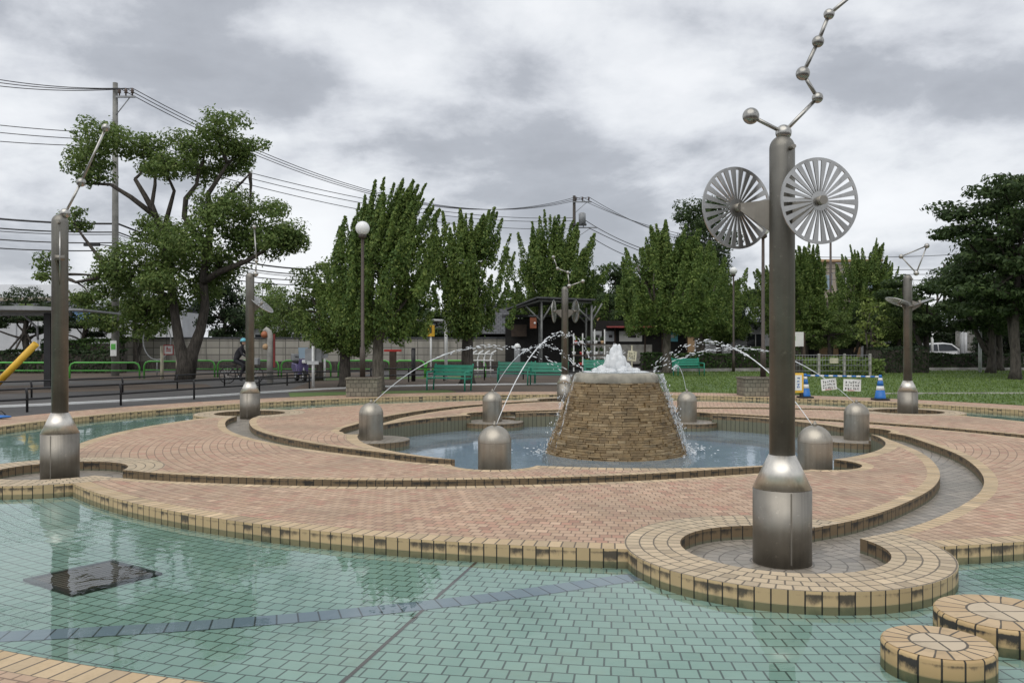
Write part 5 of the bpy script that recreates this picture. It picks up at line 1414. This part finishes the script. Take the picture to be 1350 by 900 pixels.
# grey arched post with orange ball
t = empty('totem_post', (xat(356, 33.5), 33.5, 0), 0, 'grey arched post with an orange ball at its side, right of the bent rod column', 'playground post')
MB().tube([(0, 0, 0), (0, 0, zat(443, 33.5)), (-.04, 0, zat(437, 33.5)), (-.14, 0, zat(434, 33.5)), (-.24, 0, zat(437, 33.5))], [.13, .12, .11, .1, .08], 12).build('post', M['concrete'], t)
MB().box((.16, .02, zat(462, 33.5)), (.06, .1, 1.3)).build('strip', M['awning_red'], t)
MB().sphere((-.2, -.05, zat(441, 33.5)), .14, 16, 10).build('ball', M['orange_paint'], t); MB().sphere((-.16, -.05, zat(457, 33.5)), .12, 16, 10).build('ball', M['tan_wall'], t)
# red topped play stool
t = empty('red_table', (xat(518, 38), 38, 0), 0, 'small stand with a red bar on top behind the pale trunk', 'stand')
MB().box((0, 0, .62), (.28, .28, 1.24)).build('body', M['wood_dark'], t); MB().box((0, 0, 1.28), (.75, .3, .09)).build('top', M['red_paint'], t)
# climbing frame
t = empty('climbing_frame', (xat(634, 40), 40, 0), 0, 'white curved climbing frame behind the dark trunk', 'climbing frame')
for k in range(4):
    MB().tube([(-.45 + .3 * k, 0, 0), (-.45 + .3 * k, 0, .9), (-.38 + .3 * k, .1, 1.15), (-.2 + .3 * k, .3, 1.25)], .035, 8).build('bar', M['white_paint'], t)
for z in (.35, .8, 1.1): MB().tube([(-.6, -.02, z), (.6, -.02, z)], .03, 8).build('rung', M['white_paint'], t)
# cones, bar and hanging notices in front of the lawn
def cone(px, Y, label):
    t = empty('traffic_cone', (xat(px, Y), Y, 0), 0, label, 'traffic cone', 'blue cones at the lawn edge')
    MB().box((0, 0, .025), (.39, .39, .05)).build('base', M['rubber'], t, bevel=.012)
    m = MB().lathe([(.155, .05), (.15, .08), (.113, .285)], n=28); m.build('body', M['blue_plastic'], t)
    MB().lathe([(.114, .285), (.094, .40)], n=28).build('band', M['white_paint'], t)
    MB().lathe([(.093, .40), (.066, .55)], n=28).build('body', M['blue_plastic'], t); MB().lathe([(.067, .55), (.054, .625)], n=28).build('band', M['white_paint'], t)
    MB().lathe([(.053, .625), (.04, .70), (.03, .71), (.0001, .71)], n=28).build('tip', M['blue_plastic'], t)
    return t
YK = 25.6
xk = CX + 0
cone(1061.5, 25.0, 'blue traffic cone with white bands beside the yellow framed sign')
cone(1160.5, 24.0, 'blue traffic cone with white bands left of the right column')
A_ = Vector((xat(1063, 25), 25.0, zat(492, 25))); B_ = Vector((xat(1160, 24), 24.0, zat(497, 24)))
A_.z = B_.z = .655
t = empty('cone_bar', tuple((A_ + B_) / 2), 0, 'blue and white banded bar resting across the two cones', 'barrier bar')
for k in range(16):
    a, b = A_.lerp(B_, k / 16) - t.location, A_.lerp(B_, (k + 1) / 16) - t.location
    MB().tube([a, b], .024, 12).build('band', M['white_paint' if k % 2 else 'blue_plastic'], t)
rs = random.Random(77)
for u, w_, h_, tilt, l in ((.30, .44, .33, -.10, 'tilted white paper notice with handwriting hanging left on the banded bar'), (.63, .50, .34, .03, 'straight white paper notice with handwriting hanging right on the banded bar')):
    c = A_.lerp(B_, u); t = empty('paper_notice', (c.x, c.y - .03, c.z - .03), 0, l, 'notice', 'paper notices on the cone bar')
    t.rotation_euler = (0, tilt, R(-20) * 0)
    p = MB().box((0, 0, -.05 - h_ / 2), (w_, .008, h_)).build('sheet', M['paper'], t)
    m = MB(); strokes(m, -w_ * .42, -.05 - h_ * .92, w_ * .84, h_ * .80, (6, 3), rs, -.007, .009); m.build('handwriting', M['ink'], p)
    m = MB(); m.box((-.03, -.007, -.05 - h_ * .94), (w_ * .4, .004, .012)); m.build('underline', M['red_paint'], p)
    MB().tube([(-w_ * .35, 0, .04), (-w_ * .35, 0, -.06)], .004, 5).build('string', M['ink'], t); MB().tube([(w_ * .35, 0, .04), (w_ * .35, 0, -.06)], .004, 5).build('string', M['ink'], t)
t = empty('floor_sign', (xat(1047.5, 25.0), 24.9, 0), 0, 'yellow framed standing notice partly hidden by the near column', 'sign')
MB().box((0, 0, .44), (.46, .04, .58)).build('frame', M['yellow_paint'], t, bevel=.02)
f = MB().box((0, -.025, .45), (.34, .012, .44)).build('face', M['paper'], t); m = MB(); strokes(m, -.13, .28, .26, .34, (2, 4), rs, -.034, .012); m.build('lettering', M['blue_plastic'], f)
for x in (-.17, .17): MB().box((x, .02, .08), (.05, .18, .16)).build('foot', M['black_metal'], t)
# white notice board with a green mark
t = empty('notice_board', (xat(1048, 44), 44, 0), 0, 'white board with a green mark on dark posts right of the near column', 'sign')
for x in (-.6, .45): MB().box((x, 0, zat(438, 44) / 2), (.12, .12, zat(438, 44))).build('post', M['wood_dark'], t)
b_ = MB().box((-.05, -.09, zat(447, 44)), (.92, .04, .74)).build('board', M['paper'], t)
m = MB(); m.box((-.12, -.115, zat(447, 44)), (.22, .008, .16)); m.box((-.06, -.115, zat(447, 44) + .1), (.1, .008, .1)); m.build('mark', M['lime_paint'], b_)
t = empty('tilted_sign', (xat(833, 44), 44, 0), 0, 'small cream sign tilted on a stake behind the foaming water', 'sign')
MB().box((0, 0, .75), (.07, .05, 1.5)).build('stake', M['cream_paint'], t)
b_ = MB().box((0, -.05, zat(469, 44)), (.46, .03, .52), rot=Matrix.Rotation(R(7), 3, 'Y')).build('board', M['cream_paint'], t); m = MB(); strokes(m, -.17, zat(469, 44) - .2, .34, .4, (3, 3), rs, -.07, .012); m.build('lettering', M['ink'], b_)
# ------------------------------------------------------------------ white car
Yc2 = 64.
t = empty('parked_car', (xat(1243, Yc2), Yc2, 0), 0, 'white parked car behind the low hedge, its tail towards the right column', 'car')
L2 = 2.05
def section(x):   # half width, and profile heights along the length
    pass
prof = [(-2.05, .35), (-2.12, .75), (-2.05, 1.02), (-1.88, 1.42), (-1.6, 1.60), (-.3, 1.66), (.35, 1.58), (1.0, 1.08), (1.15, 1.02), (1.85, .90), (2.08, .72), (2.1, .35)]
def half(z): return .84 if z < 1.0 else .84 - (z - 1.0) * .28
n = len(prof); vs = [(x, -half(z), z) for x, z in prof] + [(x, half(z), z) for x, z in prof]
m = MB(); m.add(vs, [list(range(n))[::-1], list(range(n, 2 * n))] + [[i, (i + 1) % n, n + (i + 1) % n, n + i] for i in range(n)]); m.build('body', M['car_white'], t, bevel=.05)
for y, sg in ((-1, -1), (1, 1)):
    def sp_(pts): 
        return [(x, sg * (half(z) + .012), z) for x, z in pts]
    for pts in ([(-1.78, 1.1), (-1.66, 1.42), (-1.5, 1.5), (-.75, 1.54), (-.75, 1.06)], [(-.68, 1.06), (-.68, 1.54), (-.2, 1.56), (.28, 1.5), (.82, 1.06)]):
        MB().add(sp_(pts), [list(range(len(pts)))]).build('side_window', M['dark_glass'], t)
    for x in (-1.28, 1.32):
        w_ = MB().tube([(x, sg * .62, .32), (x, sg * .86, .32)], .32, 24).build('wheel', M['rubber'], t); MB().tube([(x, sg * .861, .32), (x, sg * .872, .32)], .19, 16).build('rim', M['light_metal'], w_)
    MB().box((-2.06, sg * .72, 1.08), (.12, .14, .42)).build('tail_light', M['tail_red'], t); MB().box((2.02, sg * .62, .76), (.14, .3, .14)).build('headlight', M['white_paint'], t)
    MB().box((.72, sg * .94, 1.1), (.12, .18, .12)).build('mirror', M['car_white'], t)
MB().add([(.40, -.66, 1.57), (.40, .66, 1.57), (.99, .80, 1.11), (.99, -.80, 1.11)], [(0, 1, 2, 3)]).build('windscreen', M['dark_glass'], t).location = (.03, 0, .02)
# ------------------------------------------------------------------ scooter
t = empty('parked_scooter', (xat(396, 36), 36, 0), R(-62), 'grey purple scooter with a windscreen parked left of the crosspiece post', 'scooter')
for x in (-.62, .62):
    w_ = MB().tube([(x, -.06, .24), (x, .06, .24)], .24, 24).build('wheel', M['rubber'], t); MB().tube([(x, -.065, .24), (x, .065, .24)], .13, 16).build('rim', M['light_metal'], w_)
m = MB(); m.extrude([(-.95, -.17, .55), (-.85, -.17, .78), (-.1, -.17, .74), (0, -.17, .4), (-.5, -.17, .34)], (0, .34, 0)); m.build('tail_body', M['purple_paint'], t, bevel=.04)
MB().box((-.42, 0, .81), (.72, .28, .1)).build('seat', M['rubber'], t, bevel=.03); MB().box((.1, 0, .3), (.5, .3, .08)).build('footboard', M['grey_metal'], t)
MB().extrude([(.28, -.2, .3), (.52, -.2, .95), (.62, -.2, .95), (.5, -.2, .3)], (0, .4, 0)).build('front_shield', M['purple_paint'], t, bevel=.03)
MB().extrude([(.56, -.2, .98), (.44, -.2, 1.42), (.455, -.2, 1.42), (.59, -.2, .98)], (0, .4, 0)).build('windscreen', M['window_glass'], t)
MB().tube([(.5, -.34, 1.04), (.56, 0, 1.0), (.5, .34, 1.04)], .022, 8).build('handlebar', M['black_metal'], t)
MB().box((.66, 0, .84), (.08, .2, .14)).build('headlight', M['white_paint'], t, bevel=.03); MB().box((-.98, 0, .66), (.05, .2, .1)).build('tail_light', M['tail_red'], t)
MB().box((-.82, 0, 1.0), (.32, .34, .3)).build('top_box', M['grey_metal'], t, bevel=.04); MB().tube([(.45, 0, .9), (.62, 0, .24)], .03, 8).build('fork', M['light_metal'], t)
# ------------------------------------------------------------------ bicycle and rider
Yr = 34.; bx = xat(318, Yr)
t = empty('bicycle', (bx, Yr, 0), 0, 'dark bicycle with a rear carrier being ridden along the path on the left', 'bicycle')
for x in (-.55, .55):
    m = MB(); m.tube([(x + .32 * math.cos(2 * PI * i / 32), 0, .335 + .32 * math.sin(2 * PI * i / 32)) for i in range(33)], .02, 8, caps=False); w_ = m.build('wheel', M['rubber'], t)
    m = MB()
    for k in range(12): m.tube([(x, 0, .335), (x + .31 * math.cos(k * PI / 6), 0, .335 + .31 * math.sin(k * PI / 6))], .004, 4)
    m.build('spokes', M['light_metal'], w_)
m = MB()
for a, b in (((-.55, 0, .335), (-.1, 0, .3)), ((-.1, 0, .3), (-.22, 0, .82)), ((-.55, 0, .335), (-.2, 0, .72)), ((-.1, 0, .3), (.38, 0, .72)), ((.36, 0, .92), (.55, 0, .335)), ((-.2, 0, .55), (.37, 0, .85))): m.tube([a, b], .018, 8)
m.build('frame', M['black_metal'], t)
MB().tube([(.30, -.27, 1.04), (.36, -.1, 1.0), (.36, .1, 1.0), (.30, .27, 1.04)], .015, 8).build('handlebar', M['light_metal'], t)
m = MB(); lumpy(m, (-.24, 0, .86), .1, (1.4, .9, .4), 2, amp=.05); m.build('saddle', M['rubber'], t)
MB().box((.55, 0, .88), (.32, .34, .26)).build('basket', M['grey_metal'], t, bevel=.02)
MB().tube([(-.22, 0, .70), (-.85, 0, .70)], .02, 8).build('carrier', M['black_metal'], t)
MB().tube([(-.1, -.06, .3), (-.02, -.1, .14)], .014, 6).build('crank', M['light_metal'], t)
def skin(name, pts, edges, mat, parent, root=0, sub=2):
    me = bpy.data.meshes.new(name); me.from_pydata([p[:3] for p in pts], edges, []); me.materials.append(M[mat])
    o = bpy.data.objects.new(name, me); col.objects.link(o); o.parent = parent
    md = o.modifiers.new('skin', 'SKIN'); md.use_smooth_shade = True
    for i, p in enumerate(pts):
        sv = me.skin_vertices[0].data[i]; sv.radius = (p[3], p[4] if len(p) > 4 else p[3]); sv.use_root = (i == root)
    s_ = o.modifiers.new('sub', 'SUBSURF'); s_.levels = sub; s_.render_levels = sub
    return o
per = empty('person', (bx, Yr, 0), 0, 'person in dark clothes and a pale blue helmet riding the bicycle', 'person')
body = [(-.24, 0, .92, .13, .16), (-.16, 0, 1.08, .12, .15), (-.06, 0, 1.25, .13, .17), (.0, 0, 1.38, .10, .16), (.04, 0, 1.47, .055), (.07, 0, 1.56, .07),
        (-.0, -.18, 1.38, .06), (.10, -.24, 1.18, .045), (.28, -.25, 1.07, .035), (-.0, .18, 1.38, .06), (.10, .24, 1.18, .045), (.28, .25, 1.07, .035),
        (-.2, -.1, .90, .09), (.14, -.12, .72, .075), (.02, -.12, .36, .055), (-.02, -.12, .17, .045), (.10, -.12, .13, .04),
        (-.2, .1, .90, .09), (.18, .12, .84, .075), (.10, .12, .52, .055), (-.06, .12, .45, .045), (.06, .12, .40, .04)]
ed = [(0, 1), (1, 2), (2, 3), (3, 4), (4, 5), (3, 6), (6, 7), (7, 8), (3, 9), (9, 10), (10, 11), (0, 12), (12, 13), (13, 14), (14, 15), (15, 16), (0, 17), (17, 18), (18, 19), (19, 20), (20, 21)]
skin('body', body, ed, 'dark_cloth', per)
m = MB(); m.sphere((.10, 0, 1.64), .1, 20, 14, (.95, .82, 1.15)); m.sphere((.20, 0, 1.635), .018, 8, 6, (1.2, .8, 1.3)); hd = m.build('head', M['skin'], per)
for s_ in (-1, 1):
    MB().sphere((.175, s_ * .035, 1.66), .012, 8, 6).build('eye', M['ink'], hd); MB().sphere((.09, s_ * .083, 1.635), .022, 8, 6, (.8, .4, 1.2)).build('ear', M['skin'], hd)
    h0 = MB(); h0.sphere((.31, s_ * .25, 1.055), .04, 10, 8, (1.2, .7, .8))
    for k in range(4): h0.tube([(.32, s_ * (.232 + .016 * k), 1.075), (.355, s_ * (.232 + .016 * k), 1.05), (.335, s_ * (.232 + .016 * k), 1.015 + .003 * k)], [.010, .009, .007], 6)
    h0.tube([(.30, s_ * .215, 1.06), (.335, s_ * .20, 1.03)], [.012, .009], 6); h0.build('hand', M['skin'], per)
MB().lathe([(.118, 1.665), (.121, 1.70), (.105, 1.76), (.06, 1.80), (.0001, 1.81)], (.085, 0, 0), 20).build('helmet', M['cyan_plastic'], per)
MB().sphere((.02, 0, 1.63), .085, 14, 10, (.8, .98, 1.0)).build('hair', M['hair'], per)
# ------------------------------------------------------------------ sky and light
w = bpy.data.worlds.new('World'); scene.world = w; w.use_nodes = True
t = w.node_tree; t.nodes.clear()
SUN_EL, SUN_AZ = 58, 205       # azimuth: clockwise from +Y
def wn(typ, **kw):
    n = t.nodes.new(typ)
    for k, v in kw.items(): setattr(n, k, v)
    return n
SKYO, SKYP = (26.1, 2.9, 3), (4.4, 14.4, 2)
out = wn('ShaderNodeOutputWorld'); bg = wn('ShaderNodeBackground'); bg.inputs[1].default_value = .122
sky = wn('ShaderNodeTexSky', sky_type='NISHITA'); sky.sun_disc = False; sky.sun_elevation = R(SUN_EL); sky.sun_rotation = R(SUN_AZ)
tc = wn('ShaderNodeTexCoord'); sp = wn('ShaderNodeSeparateXYZ'); t.links.new(tc.outputs['Generated'], sp.inputs[0])
def wm(op, a, b=None):
    n = wn('ShaderNodeMath', operation=op)
    for i, x in enumerate((a, b)):
        if x is None: continue
        if isinstance(x, bpy.types.NodeSocket): t.links.new(x, n.inputs[i])
        else: n.inputs[i].default_value = x
    return n.outputs[0]
zz = wm('ADD', wm('MAXIMUM', sp.outputs[2], 0.), .34)
cb = wn('ShaderNodeCombineXYZ'); t.links.new(wm('DIVIDE', sp.outputs[0], zz), cb.inputs[0]); t.links.new(wm('DIVIDE', sp.outputs[1], zz), cb.inputs[1])
def wnoise(scale, detail, rough, dist, off, stretch=(1, 1, 1)):
    mp = wn('ShaderNodeMapping'); mp.inputs['Location'].default_value = off; mp.inputs['Scale'].default_value = stretch; t.links.new(cb.outputs[0], mp.inputs[0])
    n = wn('ShaderNodeTexNoise'); n.inputs['Scale'].default_value = scale; n.inputs['Detail'].default_value = detail; n.inputs['Roughness'].default_value = rough; n.inputs['Distortion'].default_value = dist
    t.links.new(mp.outputs[0], n.inputs['Vector']); return n.outputs[0]
n1 = wnoise(1.35, 10, .50, .25, SKYO, (1, 1.1, 1)); n2 = wnoise(4.2, 10, .60, .15, (7, 3, 0)); n3 = wnoise(.5, 2, .5, 0, SKYP)
hz_ = wm('MULTIPLY', wm('SUBTRACT', .16, wm('MINIMUM', wm('MAXIMUM', sp.outputs[2], 0.), .16)), .5)
mixv = wm('ADD', hz_, wm('ADD', wm('ADD', wm('MULTIPLY', n1, .66), wm('MULTIPLY', n2, .22)), wm('MULTIPLY', n3, .22)))
cr = wn('ShaderNodeValToRGB'); t.links.new(mixv, cr.inputs[0])
e = cr.color_ramp.elements; e[0].position = .435; e[0].color = (3.5, 3.68, 4.05, 1); e[1].position = .655; e[1].color = (8.0, 8.15, 8.35, 1)
for p, c in ((.485, (4.0, 4.2, 4.6, 1)), (.525, (5.7, 5.9, 6.3, 1)), (.562, (6.9, 7.1, 7.4, 1)), (.60, (7.6, 7.75, 8.0, 1))):
    x = e.new(p); x.color = c
mx = wn('ShaderNodeMix', data_type='RGBA'); mx.inputs[0].default_value = .94
t.links.new(sky.outputs[0], mx.inputs[6]); t.links.new(cr.outputs[0], mx.inputs[7])
# below the horizon: dull ground light
lo = wn('ShaderNodeMix', data_type='RGBA'); t.links.new(wm('GREATER_THAN', sp.outputs[2], -.02), lo.inputs[0]); lo.inputs[6].default_value = (1.2, 1.15, 1.05, 1); t.links.new(mx.outputs[2], lo.inputs[7])
t.links.new(lo.outputs[2], bg.inputs[0]); t.links.new(bg.outputs[0], out.inputs[0])
sd = bpy.data.lights.new('sun', 'SUN'); sd.energy = 1.6; sd.angle = R(70); sd.color = (1, .96, .9)
so = bpy.data.objects.new('sun', sd); col.objects.link(so)
dv = Vector((math.sin(R(SUN_AZ)) * math.cos(R(SUN_EL)), math.cos(R(SUN_AZ)) * math.cos(R(SUN_EL)), math.sin(R(SUN_EL))))
so.rotation_euler = dv.to_track_quat('Z', 'Y').to_euler(); so.location = (0, 0, 30)
